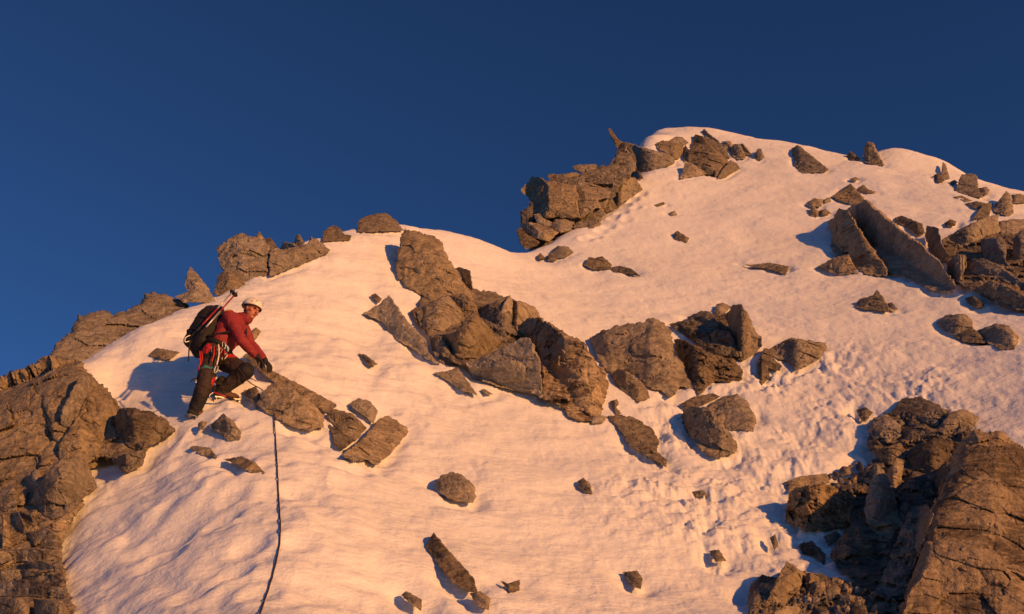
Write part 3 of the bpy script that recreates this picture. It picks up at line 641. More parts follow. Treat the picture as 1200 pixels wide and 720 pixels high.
crag('rock_slab', 'pointed slab on top of the crag above the large overhanging block', 'rock', [(188,285),(240,290),(290,285),(340,279),(397,310),(387,332),(332,350),(200,332)], 's', dz=0)
crag('rock', 'flat topped rock with a beak to the left on the crest of the crag', 'rock', [(318,250),(345,239),(440,236),(452,250),(422,302),(400,312),(375,282),(335,272)], 'k', dz=0)
crag('rock', 'broad rounded rock on the crest of the crag left of the spike', 'rock', [(418,302),(450,250),(540,241),(602,270),(622,297),(560,338),(480,355),(438,332)], 'k', dz=-.3)
crag('stone', 'small lit rock on the crest between the rounded rock and the snow', 'rock', [(598,262),(640,255),(682,285),(692,312),(665,324),(618,302)], 'k', dz=0, snow=True)
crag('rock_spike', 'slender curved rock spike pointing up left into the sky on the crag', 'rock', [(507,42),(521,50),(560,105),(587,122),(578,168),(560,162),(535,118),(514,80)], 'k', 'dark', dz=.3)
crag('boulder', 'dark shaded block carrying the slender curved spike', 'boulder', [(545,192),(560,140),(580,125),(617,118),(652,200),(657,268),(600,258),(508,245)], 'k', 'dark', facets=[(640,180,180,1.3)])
crag('rock', 'long sloping rock right of the slender spike with a lit upper edge', 'rock', [(612,122),(700,150),(800,178),(812,235),(740,268),(690,278),(658,264),(650,200)], 'k', facets=[(690,190,150,.9)], snow=True)
crag('stone', 'small pointed lit stone at the foot of the long sloping rock', 'rock', [(658,268),(690,218),(722,250),(716,278)], 't', dz=-.3, snow=True)
crag('rock', 'dark rock under the left end of the large overhanging block', 'rock', [(42,490),(95,458),(117,478),(122,522),(110,548),(52,548)], 'k', 'dark')
crag('rock', 'small lit rock wedged under the large overhanging block', 'rock', [(113,500),(150,496),(177,525),(217,545),(192,572),(130,548)], 'k', dz=-.5)
crag('boulder', 'rounded boulder lowest at the left foot of the crag with a lit top', 'boulder', [(43,560),(70,543),(130,547),(190,570),(248,596),(200,642),(150,637),(115,622),(85,602),(58,592)], 'b', dz=-.3, facets=[(150,600,110,1.2)])
crag('rock', 'black shaded rock at the very foot of the crag against the sky', 'rock', [(22,590),(45,568),(70,600),(115,624),(158,640),(132,667),(75,688),(45,658),(36,625)], 'k', 'dark', dz=.2)
crag('boulder', 'round lit boulder in the middle of the crag foot', 'boulder', [(193,570),(230,523),(280,516),(333,535),(308,587),(255,602)], 'b', dz=-.3)
crag('rock', 'dark fronted block right of the round lit boulder at the crag foot', 'rock', [(303,580),(340,543),(402,538),(407,577),(365,602),(325,597)], 'k', facets=[(350,560,110,1.1)])
crag('rock', 'last small block at the right end of the crag foot', 'rock', [(398,572),(410,533),(472,545),(458,577),(400,588)], 'k', dz=-.2)
# ---- rocks just under the summit dome
crag('rock_slab', 'layered slab left of the leaning summit slabs', 'rock', [(48,195),(105,164),(160,171),(272,205),(277,240),(242,307),(205,312),(120,252),(90,242)], 'k', T=TB)
crag('rock', 'smooth dome shaped rock behind the layered slab under the summit dome', 'rock', [(158,168),(215,134),(265,139),(317,185),(277,203),(220,192)], 'b', T=TB, dz=.4)
crag('rock', 'low lit rock trailing right from the long sloping rock to the blue shadow', 'rock', [(-10,232),(60,248),(165,278),(207,320),(202,348),(90,384),(-10,405)], 'k', T=TB, dz=-.2)
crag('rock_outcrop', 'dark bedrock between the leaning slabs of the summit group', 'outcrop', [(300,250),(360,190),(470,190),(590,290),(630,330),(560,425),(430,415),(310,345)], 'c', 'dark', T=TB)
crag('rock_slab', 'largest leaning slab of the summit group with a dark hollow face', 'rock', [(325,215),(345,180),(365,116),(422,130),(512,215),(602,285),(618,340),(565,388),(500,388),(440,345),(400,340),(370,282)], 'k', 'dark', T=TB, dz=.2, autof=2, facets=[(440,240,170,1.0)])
crag('rock_slab', 'narrow slab leaning left of the largest leaning slab', 'rock', [(266,270),(285,198),(332,255),(385,335),(335,338),(283,338)], 's', T=TB, facets=[(320,290,170,1.2)])
crag('rock_spike', 'blunt finger of rock sticking up behind the largest leaning slab', 'rock', [(417,90),(440,74),(478,115),(542,160),(604,235),(645,305),(605,300),(520,220),(450,155)], 's', T=TB, dz=.8, H=.3)
crag('rock', 'lit triangular block at the lower left of the summit group', 'rock', [(243,467),(283,343),(332,338),(458,425),(402,443),(310,458)], 'k', T=TB, dz=-.4)
crag('rock', 'lit ridge of rock at the lower right of the summit group', 'rock', [(533,467),(573,390),(640,318),(692,345),(718,386),(652,422),(592,458)], 'k', T=TB, dz=-.2)
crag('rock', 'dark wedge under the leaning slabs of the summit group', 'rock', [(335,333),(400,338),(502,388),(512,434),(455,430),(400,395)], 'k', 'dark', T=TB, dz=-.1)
crag('stone', 'black stone in the gap between the two lit rocks of the summit group', 'rock', [(498,400),(577,388),(572,442),(518,454)], 't', 'dark', T=TB, dz=.2)
crag('rock', 'squarish rock just right of the blunt finger', 'rock', [(573,172),(640,168),(657,195),(642,252),(590,232)], 'k', T=TB, dz=.4)
crag('rock', 'block with a dark left side second right of the blunt finger', 'rock', [(638,252),(660,193),(715,193),(757,280),(757,308),(700,313),(650,284)], 'k', T=TB, dz=.2, facets=[(690,250,180,1.3)])
crag('rock', 'thin rock at the right end of the summit group', 'rock', [(703,195),(735,188),(792,255),(807,277),(757,282)], 'k', T=TB, dz=.5)
rock('stone', 'small upright cone of rock on the snow right of the summit group', 'rock', [(823,292),(850,231),(880,229),(907,300),(880,320),(840,317)], 'k', 'brown', T=TB)
rock('boulder', 'lone triangular boulder on the snow below the summit crest, casting a shadow left', 'boulder', [(179,65),(200,53),(235,80),(297,130),(287,139),(215,142),(195,127)], 'k', 'brown', T=TD, facets=[(205,95,190,1.2)])
# ---- right crest
rock('rock_spike', 'tall rounded standing stone on the right skyline', 'rock', [(245,50),(262,23),(285,24),(332,119),(300,114),(252,104)], 'k', 'brown', T=TC, facets=[(260,70,180,.9)])
rock('stone', 'little dark stone on the skyline left of the tall standing stone', 'rock', [(177,82),(192,58),(220,78),(237,97),(200,94)], 't', 'dark', T=TC)
rock('rock_spike', 'thin pointed rock blade in front of the snow mound', 'rock', [(557,168),(564,103),(576,110),(594,170),(578,174)], 's', 'brown', T=TC)
rock('stone', 'low dark stone at the foot of the thin rock blade', 'rock', [(523,160),(545,147),(560,158),(574,180),(548,184)], 't', 'dark', T=TC)
rock('boulder', 'rounded standing boulder on the right crest beyond the snow mound', 'boulder', [(613,217),(640,153),(680,148),(704,160),(708,207),(727,247),(680,240)], 'k', 'brown', T=TC, facets=[(640,180,180,.8)])
rock('stone', 'small stone touching the right foot of the rounded standing boulder', 'rock', [(708,208),(740,202),(754,215),(742,238),(722,230)], 't', 'brown', T=TC)
rock('boulder', 'pyramid shaped boulder near the right picture edge on the crest', 'boulder', [(763,290),(820,218),(842,240),(850,312),(820,320),(775,302)], 'k', 'brown', T=TC, facets=[(812,250,180,.7)])
rock('stone', 'flat stone on the snow left of the pyramid shaped boulder', 'rock', [(653,270),(700,260),(737,268),(732,294),(690,287)], 's', 'brown', T=TC)
rock('stone', 'long thin stone flush with the snow under the rounded standing boulder', 'rock', [(608,243),(640,237),(682,258),(655,263)], 's', 'brown', T=TC, s=.3)
rock('stone', 'tiny stone left of the rounded standing boulder', 'rock', [(588,186),(612,174),(627,185),(605,199)], 't', 'brown', T=TC)
rock('rock', 'dark rock leaning between the flat stone and the long curved slab', 'rock', [(678,337),(730,268),(767,268),(748,327),(700,336)], 'k', 'dark', T=TC)
rock('rock', 'low rock at the right picture edge behind the pyramid shaped boulder', 'rock', [(836,235),(875,230),(915,245),(915,264),(850,270)], 'k', 'brown', T=TC)
rock('rock_outcrop', 'shaded bedrock beneath the slabs at the right picture edge', 'outcrop', [(565,425),(640,400),(740,370),(930,350),(940,710),(830,692),(760,660),(700,620),(640,602),(590,560),(575,500)], 'c', 'dark', T=TC, follow=True, lift=.1, base=True, cell=.3)
rock('rock_slab', 'long curved slab lying across the top of the right edge rocks', 'rock', [(558,417),(640,368),(740,323),(792,313),(787,340),(802,387),(740,398),(690,432),(640,447),(590,442),(565,434)], 's', 'brown', T=TC, s=.9, H=.3, lift=.5, facets=[(690,385,95,1.0)])
rock('rock_slab', 'level slab at the right picture edge continuing the long curved slab', 'rock', [(788,342),(850,331),(915,335),(915,387),(800,394),(783,367)], 's', 'brown', T=TC, s=.9, H=.3, lift=.4)
rock('rock', 'block with a slanting lit face under the long curved slab', 'rock', [(718,412),(800,403),(822,440),(817,500),(864,552),(800,524),(730,494),(718,462)], 'k', 'brown', T=TC, lift=.2)
rock('boulder', 'upright block with a black left side at the right picture edge', 'boulder', [(840,492),(848,410),(880,375),(915,380),(915,505)], 'k', 'brown', T=TC, lift=.3, facets=[(880,440,180,1.5)])
rock('rock', 'upright lit rock at the left end of the right edge rocks', 'rock', [(588,500),(620,473),(657,476),(662,520),(642,562),(652,602),(620,584),(598,542)], 'k', 'brown', T=TC, lift=.2)
rock('rock_slab', 'tilted slab crossing the middle of the right edge rocks', 'rock', [(658,502),(720,488),(800,520),(852,560),(915,600),(915,625),(820,584),(740,564),(680,548)], 's', 'brown', T=TC, lift=.15)
rock('rock_slab', 'lowest slab of the right edge rocks, ending at the snow', 'rock', [(698,612),(760,578),(830,600),(915,645),(915,705),(830,694),(800,684),(750,644),(718,634)], 's', 'brown', T=TC, lift=.1, facets=[(770,640,150,1.0)])
rock('stone', 'small dark egg shaped stone on the snow below the right edge rocks', 'rock', [(653,650),(685,640),(722,665),(734,683),(700,688),(668,670)], 'b', 'dark', T=TC)
# ---- the great slanting slab
rock('rock', 'lit pointed rock capping the top of the great slanting slab', 'rock', [(118,242),(195,188),(247,245),(258,272),(200,275),(150,258)], 'k', 'brown', T=TC, lift=-.3)
rock('rock_slab', 'great slanting slab on the right slope with one black face and one lit face', 'rock', [(163,310),(200,273),(260,253),(330,310),(400,375),(480,430),(560,510),(622,605),(602,628),(520,618),(440,578),(340,542),(290,472),(215,392)], 'k', 'brown', T=TC, s=.85, H=.6, autof=0, amp=.5, facets=[(345,385,146,2.4),(420,430,-40,.3)])
rock('rock_slab', 'smaller brown slab leaning against the black face of the great slanting slab', 'rock', [(103,350),(150,288),(187,300),(262,420),(342,530),(342,563),(250,553),(198,502),(183,462),(130,477),(113,440),(123,400)], 'k', 'brown', T=TC, s=.7, lift=.2, H=.22, autof=2, facets=[(170,400,190,1.4)])
rock('rock', 'low block in the snow at the left foot of the smaller leaning slab', 'rock', [(58,525),(125,488),(187,473),(212,525),(227,548),(150,558)], 's', 'brown', T=TC, lift=.3)
rock('rock', 'upright rock against the right end of the great slanting slab', 'rock', [(493,400),(500,358),(547,368),(562,430),(592,480),(562,512),(510,457)], 'k', 'brown', T=TC)
rock('rock', 'broken dark rock behind the upper edge of the great slanting slab', 'rock', [(372,327),(400,318),(482,350),(494,387),(470,404),(430,370),(390,350)], 'k', 'dark', T=TC)
STN = 'small stones on the snow left of the great slanting slab'
for poly, lab in (([(16,272),(45,248),(87,253),(77,282),(35,284)], 'uppermost dark stone of the little group left of the great slab'), ([(82,257),(110,243),(118,262),(90,270)], 'smallest stone between the dark stone and the lit cap of the great slab'),
                  ([(26,305),(45,278),(67,300),(62,324),(32,320)], 'upright lowest stone of the little group left of the great slab'), ([(63,300),(95,291),(118,310),(80,318)], 'flat stone right of the upright lowest stone, left of the great slab')):
    rock('stone', lab, 'rock', poly, 't', 'brown', T=TC, group=STN)
rock('stone', 'pair of joined low stones right of the lit cap of the great slab', 'rock', [(222,210),(245,193),(267,213),(304,225),(255,228)], 't', 'brown', T=TC, s=.5)
rock('stone', 'faint stone breaking through the snow above the lit cap of the great slab', 'rock', [(190,172),(215,163),(232,172),(212,180)], 's', 'brown', T=TC, s=.3)
rock('rock', 'small jagged rock with a fin alone below the great slanting slab', 'rock', [(208,682),(230,653),(285,638),(300,615),(322,640),(352,692),(345,706),(290,698),(250,696)], 'k', 'brown', T=TC, facets=[(300,660,180,.9)])
rock('stone', 'pebble at the right foot of the small jagged rock', 'rock', [(338,672),(362,666),(388,697),(355,695)], 't', 'brown', T=TC)
rock('stone', 'dark stone in a snow hollow between the great slab and the right edge rocks', 'rock', [(570,350),(595,333),(620,340),(614,360),(585,364)], 't', 'dark', T=TC)
# ---- scattered on the upper slope
rock('stone', 'roundest of the three stones on the snow saddle right of the near crest', 'rock', [(173,165),(180,147),(205,124),(246,127),(267,150),(235,170),(205,172)], 'b', 'brown', T=TE)
rock('stone', 'middle dark stone of the three on the snow saddle', 'rock', [(162,167),(182,148),(205,172),(197,184),(168,182)], 't', 'dark', T=TE)
rock('stone', 'leftmost little stone of the three on the snow saddle', 'rock', [(125,165),(140,151),(162,172),(140,177)], 't', 'dark', T=TE)
rock('rock', 'dark twin peaked rock alone on the snow below the crag', 'rock', [(305,197),(325,166),(345,171),(375,163),(412,195),(407,212),(345,216)], 'k', 'dark', T=TE)
rock('stone', 'flat tail of stone trailing right from the dark twin peaked rock', 'rock', [(403,207),(440,200),(485,210),(524,242),(455,228),(420,224)], 's', 'dark', T=TE, s=.4)
rock('stone', 'single small stone in the middle of the upper snow slope', 'rock', [(646,80),(660,66),(707,95),(697,113),(655,100)], 't', 'dark', T=TE)
rock('stone', 'long flat stone barely above the snow right of the single small stone', 'rock', [(908,191),(940,196),(1010,188),(1088,202),(1082,217),(1072,237),(1040,222),(1000,210),(940,204)], 's', 'brown', T=TE, s=.4)
rock('stone', 'thin stone on the snow right of the crag beside old footprints', 'rock', [(700,414),(740,400),(750,410),(715,422)], 's', 'dark', T=TU, s=.5)
rock('stone', 'tiny stone below the thin stone beside the old footprints', 'rock', [(763,450),(790,438),(802,458),(775,462)], 't', 'brown', T=TU)
rock('boulder', 'left boulder of the pair low on the right slope, with a flat top', 'boulder', [(632,610),(662,585),(718,581),(744,598),(748,627),(700,654),(660,634)], 'k', 'brown', T=TD)
rock('rock', 'low rock joining the pair of boulders low on the right slope', 'rock', [(686,650),(745,625),(788,655),(784,674),(720,670)], 'k', 'brown', T=TD)
rock('boulder', 'right rounder boulder of the pair low on the right slope', 'boulder', [(755,635),(820,611),(860,618),(893,655),(878,693),(830,693),(780,664)], 'b', 'brown', T=TD)
# ---- lower snow slope
rock('boulder', 'lone round boulder sunk in the snow in the lower middle', 'boulder', [(179,175),(200,149),(235,138),(265,147),(302,180),(308,217),(297,234),(240,227),(200,207)], 'b', 'brown', T=TQ)
rock('rock_slab', 'long dark slab lying diagonally in the snow at the bottom middle', 'rock', [(153,365),(178,323),(212,365),(267,425),(302,465),(312,507),(285,507),(235,477),(195,427)], 's', 'dark', T=TQ, s=.6, H=.28)
rock('stone', 'squat stone at the lower end of the long dark diagonal slab', 'rock', [(288,510),(320,503),(352,525),(347,562),(310,547)], 'k', 'brown', T=TQ)
rock('stone', 'small stone at the bottom edge left of the long dark diagonal slab', 'rock', [(78,515),(95,503),(142,530),(140,564),(105,542)], 't', 'brown', T=TQ)
rock('stone', 'dark stone in a melt hollow right of the long dark diagonal slab', 'rock', [(383,472),(405,480),(442,468),(440,502),(410,508)], 't', 'dark', T=TQ)
rock('stone', 'blocky dark stone on the snow left of the bottom right scree', 'rock', [(755,445),(800,440),(817,465),(812,497),(790,492),(770,467)], 'k', 'dark', T=TQ)
rock('stone', 'small upright stone in the middle of the lower snow slope', 'rock', [(618,167),(635,156),(657,175),(664,207),(640,202),(622,187)], 't', 'brown', T=TQ)
rock('stone', 'small brown stone right beside the lumpy snow above the bottom right scree', 'rock', [(1018,380),(1050,376),(1074,412),(1040,414)], 't', 'brown', T=TQ)
rock('stone', 'pale sliver of stone barely showing below the low half sunk rock', 'rock', [(962,200),(1000,194),(1022,210),(985,214)], 's', 'grey', T=TQ, s=.3)
# ---- lower right: gully and massif
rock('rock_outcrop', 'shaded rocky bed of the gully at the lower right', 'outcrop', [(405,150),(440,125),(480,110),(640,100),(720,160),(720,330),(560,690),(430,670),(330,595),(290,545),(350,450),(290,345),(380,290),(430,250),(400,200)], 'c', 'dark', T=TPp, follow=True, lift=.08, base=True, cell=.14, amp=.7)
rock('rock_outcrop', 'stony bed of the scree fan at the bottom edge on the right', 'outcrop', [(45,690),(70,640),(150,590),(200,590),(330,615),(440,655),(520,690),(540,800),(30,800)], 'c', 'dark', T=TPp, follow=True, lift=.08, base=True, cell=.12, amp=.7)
rock('rock_outcrop', 'enormous brown rock buttress filling the bottom right corner', 'outcrop', [(515,660),(550,570),(590,420),(625,320),(680,205),(720,165),(800,168),(850,205),(900,240),(980,265),(1000,800),(500,800)], 'k', 'stained', T=TPp, s=.5, base=True, g=1.3, cell=.35, H=.26, amp=.45, autof=0, facets=[(640,400,195,.9),(575,580,165,.8),(760,235,-80,.6),(760,420,10,.4)], lift=.1)
rock('boulder', 'flat smooth boulder topping the gully rocks at the lower right', 'boulder', [(470,117),(505,71),(560,64),(622,90),(640,114),(590,124),(520,134)], 'b', 'dark', T=TPp, s=.03, H=.26)
rock('boulder', 'layered boulder at the upper left corner of the gully', 'boulder', [(403,165),(420,129),(460,117),(502,150),(508,182),(460,204),(420,189)], 'k', 'brown', T=TPp, s=.03, H=.26)
rock('rock', 'lit jagged rock between the flat smooth boulder and the buttress', 'rock', [(610,160),(660,108),(700,103),(738,125),(718,167),(670,178),(630,180)], 'k', 'brown', T=TPp, s=.03, H=.26)
rock('boulder', 'rusty orange boulder with a pitted face beside the snow at the lower right', 'boulder', [(153,440),(165,360),(185,338),(270,326),(340,348),(363,390),(343,452),(310,463),(220,468)], 'k', 'rust', T=TPp, H=.34, amp=1.6, cell=.3, s=1.2, lift=.15, facets=[(190,400,185,1.0)])
rock('rock_slab', 'flat brown slab lying on top of the rusty orange boulder', 'rock', [(151,322),(200,304),(280,296),(290,322),(240,342),(165,354)], 's', 'brown', T=TPp, lift=.15, H=.25)
rock('rock', 'pointed rock with one bright face standing in the gully', 'rock', [(391,402),(405,340),(430,268),(452,285),(487,360),(492,402),(440,444),(400,444)], 'k', 'grey', T=TPp, H=.4, lift=.3, s=1.2, autof=1, facets=[(445,340,170,.8),(450,330,20,.25)])
rock('rock', 'rock with a lit edge just behind the pointed rock in the gully', 'rock', [(453,302),(490,248),(514,255),(502,332),(482,355)], 'k', 'brown', T=TPp)
rock('rock', 'smooth grey rock below the pointed rock in the gully', 'rock', [(398,440),(440,432),(492,402),(497,450),(472,502),(430,500)], 'k', 'grey', T=TPp)
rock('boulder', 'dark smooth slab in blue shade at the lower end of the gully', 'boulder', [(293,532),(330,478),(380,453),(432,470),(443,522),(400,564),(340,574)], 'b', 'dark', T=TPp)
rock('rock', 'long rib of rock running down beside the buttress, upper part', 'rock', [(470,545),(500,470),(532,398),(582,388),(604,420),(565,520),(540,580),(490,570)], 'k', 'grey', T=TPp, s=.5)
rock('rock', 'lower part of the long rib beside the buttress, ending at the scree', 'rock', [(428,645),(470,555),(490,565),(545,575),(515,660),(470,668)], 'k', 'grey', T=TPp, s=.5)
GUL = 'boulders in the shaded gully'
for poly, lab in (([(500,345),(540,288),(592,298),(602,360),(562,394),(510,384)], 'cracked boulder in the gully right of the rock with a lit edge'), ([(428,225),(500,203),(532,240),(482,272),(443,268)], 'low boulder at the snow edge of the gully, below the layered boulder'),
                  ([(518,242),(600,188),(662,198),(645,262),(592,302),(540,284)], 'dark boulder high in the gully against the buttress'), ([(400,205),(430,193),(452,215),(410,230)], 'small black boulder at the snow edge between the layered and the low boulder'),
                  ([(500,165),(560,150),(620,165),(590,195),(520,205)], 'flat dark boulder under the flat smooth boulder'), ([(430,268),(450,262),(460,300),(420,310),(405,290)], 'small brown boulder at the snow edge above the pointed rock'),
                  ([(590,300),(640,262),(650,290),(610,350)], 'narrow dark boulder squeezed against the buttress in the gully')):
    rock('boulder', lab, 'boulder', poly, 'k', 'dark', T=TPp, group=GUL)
EDG = 'small stones on the snow beside the gully and the scree'
for poly, lab in (([(368,105),(395,95),(420,112),(397,140),(385,137)], 'dark jagged stone alone on the snow left of the layered boulder'), ([(193,510),(235,498),(277,540),(272,572),(240,547),(205,537)], 'dark stone on the snow below the rusty orange boulder'),
                  ([(268,487),(310,468),(324,485),(290,513)], 'stone at the lower right corner of the rusty orange boulder'), ([(108,490),(125,478),(134,510),(122,527)], 'thin upright stone on the snow left of the scree top')):
    rock('stone', lab, 'rock', poly, 't', 'dark', T=TPp, group=EDG)
rock('rock', 'pointed slab standing at the upper left of the scree fan', 'rock', [(93,692),(125,620),(160,558),(218,600),(200,640),(150,695)], 'k', 'brown', T=TPp, lift=.1)
rock('rock', 'black shaded heap of rock at the left tip of the scree fan', 'rock', [(40,690),(50,630),(85,600),(130,610),(120,650),(95,690),(60,720)], 'k', 'dark', T=TPp)
# loose stones of the scree fan and of the gully bed
def scatter(zone, n, smin, smax, name, label, group, mats, near=None):
    zone = np.asarray(zone, float) / TPp[2] + np.array(TPp[:2]); lo, hi = zone.min(0), zone.max(0); done = 0; rng = np.random.default_rng(77 + n)
    spots = []
    while done < n:
        p = lo + (hi - lo) * rng.random(2)
        if not seg_dist(p[None], zone)[1][0]: continue
        r = smin + (smax - smin) * rng.random() ** 2.2
        if any(math.hypot(*(p - q)) < (r + rq) * .62 for q, rq in spots): continue
        spots.append((p, r)); done += 1
    for p, r in sorted(spots, key=lambda a: a[0][1]):
        k = rng.integers(5, 8); a0 = rng.random() * 6.28; el_ = rng.uniform(.5, .95); an = rng.uniform(-.6, .9)
        pl = []
        for j in range(k):
            a = a0 + 6.283 * j / k + rng.uniform(-.3, .3); u = r * rng.uniform(.75, 1.15) * math.cos(a); v = r * el_ * rng.uniform(.75, 1.15) * math.sin(a)
            pl.append((p[0] + u * math.cos(an) - v * math.sin(an), p[1] + u * math.sin(an) + v * math.cos(an)))
        fl = rng.random() < .55; rock(name, label, 'rock', pl, 's' if fl else 'k', mats[rng.integers(len(mats))], group=group, g=max(.8, r / 8), s=.8 if fl else .6, H=.3 if fl else .42, autof=3 if fl else 4)
scatter([(70,650),(160,600),(240,590),(330,620),(440,655),(515,690),(520,730),(45,730)], 70, 4.5, 20, 'scree_stone', 'loose broken stone lying in the scree fan at the bottom right', 'loose stones of the scree fan', ['brown', 'dark', 'brown', 'grey'])
scatter([(500,130),(640,110),(700,160),(640,230),(590,190),(520,210),(480,180)], 22, 3.5, 10, 'gully_stone', 'loose angular stone under the flat smooth boulder at the top of the gully', 'loose stones at the top of the gully', ['brown', 'dark'])
scatter([(270,325),(300,290),(390,265),(420,300),(400,330),(360,370),(340,345)], 22, 3.5, 10, 'gully_stone', 'loose broken stone at the snow edge above the rusty orange boulder', 'loose stones behind the rusty boulder', ['brown', 'dark', 'rust'])
scatter([(500,380),(590,300),(600,390),(540,400),(480,520),(440,520)], 16, 4, 11, 'gully_stone', 'dark stone lying in the shaded bed of the gully', 'stones in the gully bed', ['dark', 'grey'])

# ---------------------------------------------------------------- the climber
def simple(name, col, rough=0.7, spec=0.3, metal=0.0, var=0.25, scale=60, bmp=0.003):
    m, nt, b = newmat(name, rough, spec); b.inputs['Metallic'].default_value = metal
    geo = N(nt, 'ShaderNodeNewGeometry')
    n = N(nt, 'ShaderNodeTexNoise', Scale=scale, Detail=4.0); nt.links.new(geo.outputs['Position'], n.inputs['Vector'])
    c = ramp(nt, n.outputs['Fac'], [(.3, tuple(v * (1 - var) for v in col)), (.7, tuple(min(1, v * (1 + var)) for v in col))])
    nt.links.new(c, b.inputs['Base Color']); bump(nt, b, n.outputs['Fac'], bmp, .6)
    return m
MC = {'red': simple('red_softshell', (.24, .028, .035)), 'trouser': simple('dark_brown_fabric', (.04, .026, .022)), 'patch': simple('bright_red_fabric', (.45, .02, .02)),
      'black': simple('black_nylon', (.014, .012, .014)), 'navy': simple('dark_purple_nylon', (.035, .022, .04)), 'skin': simple('sunburnt_skin', (.46, .17, .10), .55, .35, 0, .12, 30),
      'lip': simple('lips', (.25, .06, .05)), 'helmet': simple('white_helmet_shell', (.75, .70, .62), .4, .5, 0, .08, 25, .001), 'teal': simple('teal_webbing', (.05, .22, .22)),
      'steel': simple('brushed_steel', (.22, .21, .2), .35, .5, 1.0, .1), 'silver': simple('pale_alloy', (.55, .5, .45), .4, .5, .6, .1), 'redpole': simple('red_lacquer', (.28, .025, .025), .35),
      'orange': simple('orange_boot_leather', (.11, .05, .025)), 'rubber': simple('black_rubber', (.02, .02, .02), .8), 'rope': simple('dark_purple_rope', (.045, .02, .025), .85, .2, 0, .5, 300),
      'yellow': simple('yellow_fabric', (.65, .36, .04)), 'white': simple('white_webbing', (.7, .68, .62)), 'eye': simple('dark_eyes', (.03, .02, .02), .3), 'hair': simple('dark_hair', (.03, .02, .015))}

_bp = hit(225, 489); _vd = rays(250, 430); _az = np.array([_vd[0], _vd[1]]); _az /= np.linalg.norm(_az)
ER = Vector((_az[1], -_az[0], 0)); ET = Vector((-_az[0], -_az[1], 0)); EU = Vector((0, 0, 1))
R0 = float(np.array(_bp[:2]) @ _az)
def J(px, py, toward=0.0):
    d = rays(px, py); t = (R0 - toward) / float(d[:2] @ _az); return Vector(CAM + d * t)
MPP = R0 / FPX / float(np.hypot(*_vd[:2]))

def b_sphere(bm, c, r, M3=None, seg=16):
    m = Matrix.Translation(c) @ ((M3.to_4x4() if M3 is not None else Matrix.Identity(4))) @ Matrix.Diagonal((*(r if hasattr(r, '__len__') else (r, r, r)), 1))
    bmesh.ops.create_uvsphere(bm, u_segments=seg, v_segments=max(8, seg * 2 // 3), radius=1, matrix=m)
def b_cone(bm, a, b, ra, rb, seg=16, caps=True):
    a, b = Vector(a), Vector(b); d = b - a; L = d.length
    if L > 1e-5:
        m = Matrix.Translation((a + b) / 2) @ d.to_track_quat('Z', 'Y').to_matrix().to_4x4()
        bmesh.ops.create_cone(bm, cap_ends=True, segments=seg, radius1=ra, radius2=rb, depth=L, matrix=m)
    if caps: b_sphere(bm, a, ra, seg=seg); b_sphere(bm, b, rb, seg=seg)
def b_box(bm, c, M3, size):
    m = Matrix.Translation(c) @ M3.to_4x4() @ Matrix.Diagonal((*size, 1)); bmesh.ops.create_cube(bm, size=1, matrix=m)
def fuse(name, bm, mat, vox=0.006, smooth=3, folds=0.0, fscale=0.07, parent=None):
    """one continuous surface from overlapping shapes"""
    me = bpy.data.meshes.new(name); bm.to_mesh(me); bm.free(); o = link(name, me)
    r = o.modifiers.new('r', 'REMESH'); r.mode = 'VOXEL'; r.voxel_size = vox
    s_ = o.modifiers.new('s', 'SMOOTH'); s_.factor = .5; s_.iterations = smooth
    dg = bpy.context.evaluated_depsgraph_get(); me2 = bpy.data.meshes.new_from_object(o.evaluated_get(dg)); o.modifiers.clear(); o.data = me2; me2.name = name
    n = len(me2.vertices); co = np.empty(n * 3, np.float32); me2.vertices.foreach_get('co', co); co = co.reshape(-1, 3)
    if folds:
        no = np.empty(n * 3, np.float32); me2.vertices.foreach_get('normal', no); no = no.reshape(-1, 3)
        f = 1 - 2 * np.abs(fbm(co / fscale * np.array([1, 1, 1.6]), 3, 51)); co = co + no * (f * folds)[:, None]
        me2.vertices.foreach_set('co', co.astype(np.float32).ravel())
    me2.polygons.foreach_set('use_smooth', np.ones(len(me2.polygons), bool)); me2.update()
    for m in (mat if isinstance(mat, (list, tuple)) else [mat]): me2.materials.append(m)
    if parent: o.parent = parent; o.matrix_parent_inverse = parent.matrix_world.inverted()
    return o
def raw(name, bm, mat, parent=None, smooth=True):
    me = bpy.data.meshes.new(name); bm.to_mesh(me); bm.free(); me.materials.append(mat)
    me.polygons.foreach_set('use_smooth', np.full(len(me.polygons), smooth)); o = link(name, me)
    if parent: o.parent = parent
    return o
def tube(bm, pts, r, seg=8):
    pts = [Vector(p) for p in pts]; rings = []
    rr = r if hasattr(r, '__len__') else [r] * len(pts)
    up = None
    for i, p in enumerate(pts):
        d = (pts[min(i + 1, len(pts) - 1)] - pts[max(i - 1, 0)]).normalized()
        if up is None: up = d.orthogonal().normalized()
        up = (up - d * up.dot(d)).normalized(); s_ = d.cross(up)
        rings.append([bm.verts.new(p + (up * math.cos(6.2832 * k / seg) + s_ * math.sin(6.2832 * k / seg)) * rr[i]) for k in range(seg)])
    for a, b in zip(rings, rings[1:]):
        for k in range(seg): bm.faces.new((a[k], a[(k + 1) % seg], b[(k + 1) % seg], b[k]))
    bm.faces.new(rings[0][::-1]); bm.faces.new(rings[-1])
def spline(pts, n=8):
    P = [Vector(p) for p in pts]; out = []
    for i in range(len(P) - 1):
        p0, p1, p2, p3 = P[max(i - 1, 0)], P[i], P[i + 1], P[min(i + 2, len(P) - 1)]
        for k in range(n):
            t = k / n; out.append(0.5 * ((2 * p1) + (p2 - p0) * t + (2 * p0 - 5 * p1 + 4 * p2 - p3) * t * t + (3 * p1 - p0 - 3 * p2 + p3) * t ** 3))
    out.append(P[-1]); return out
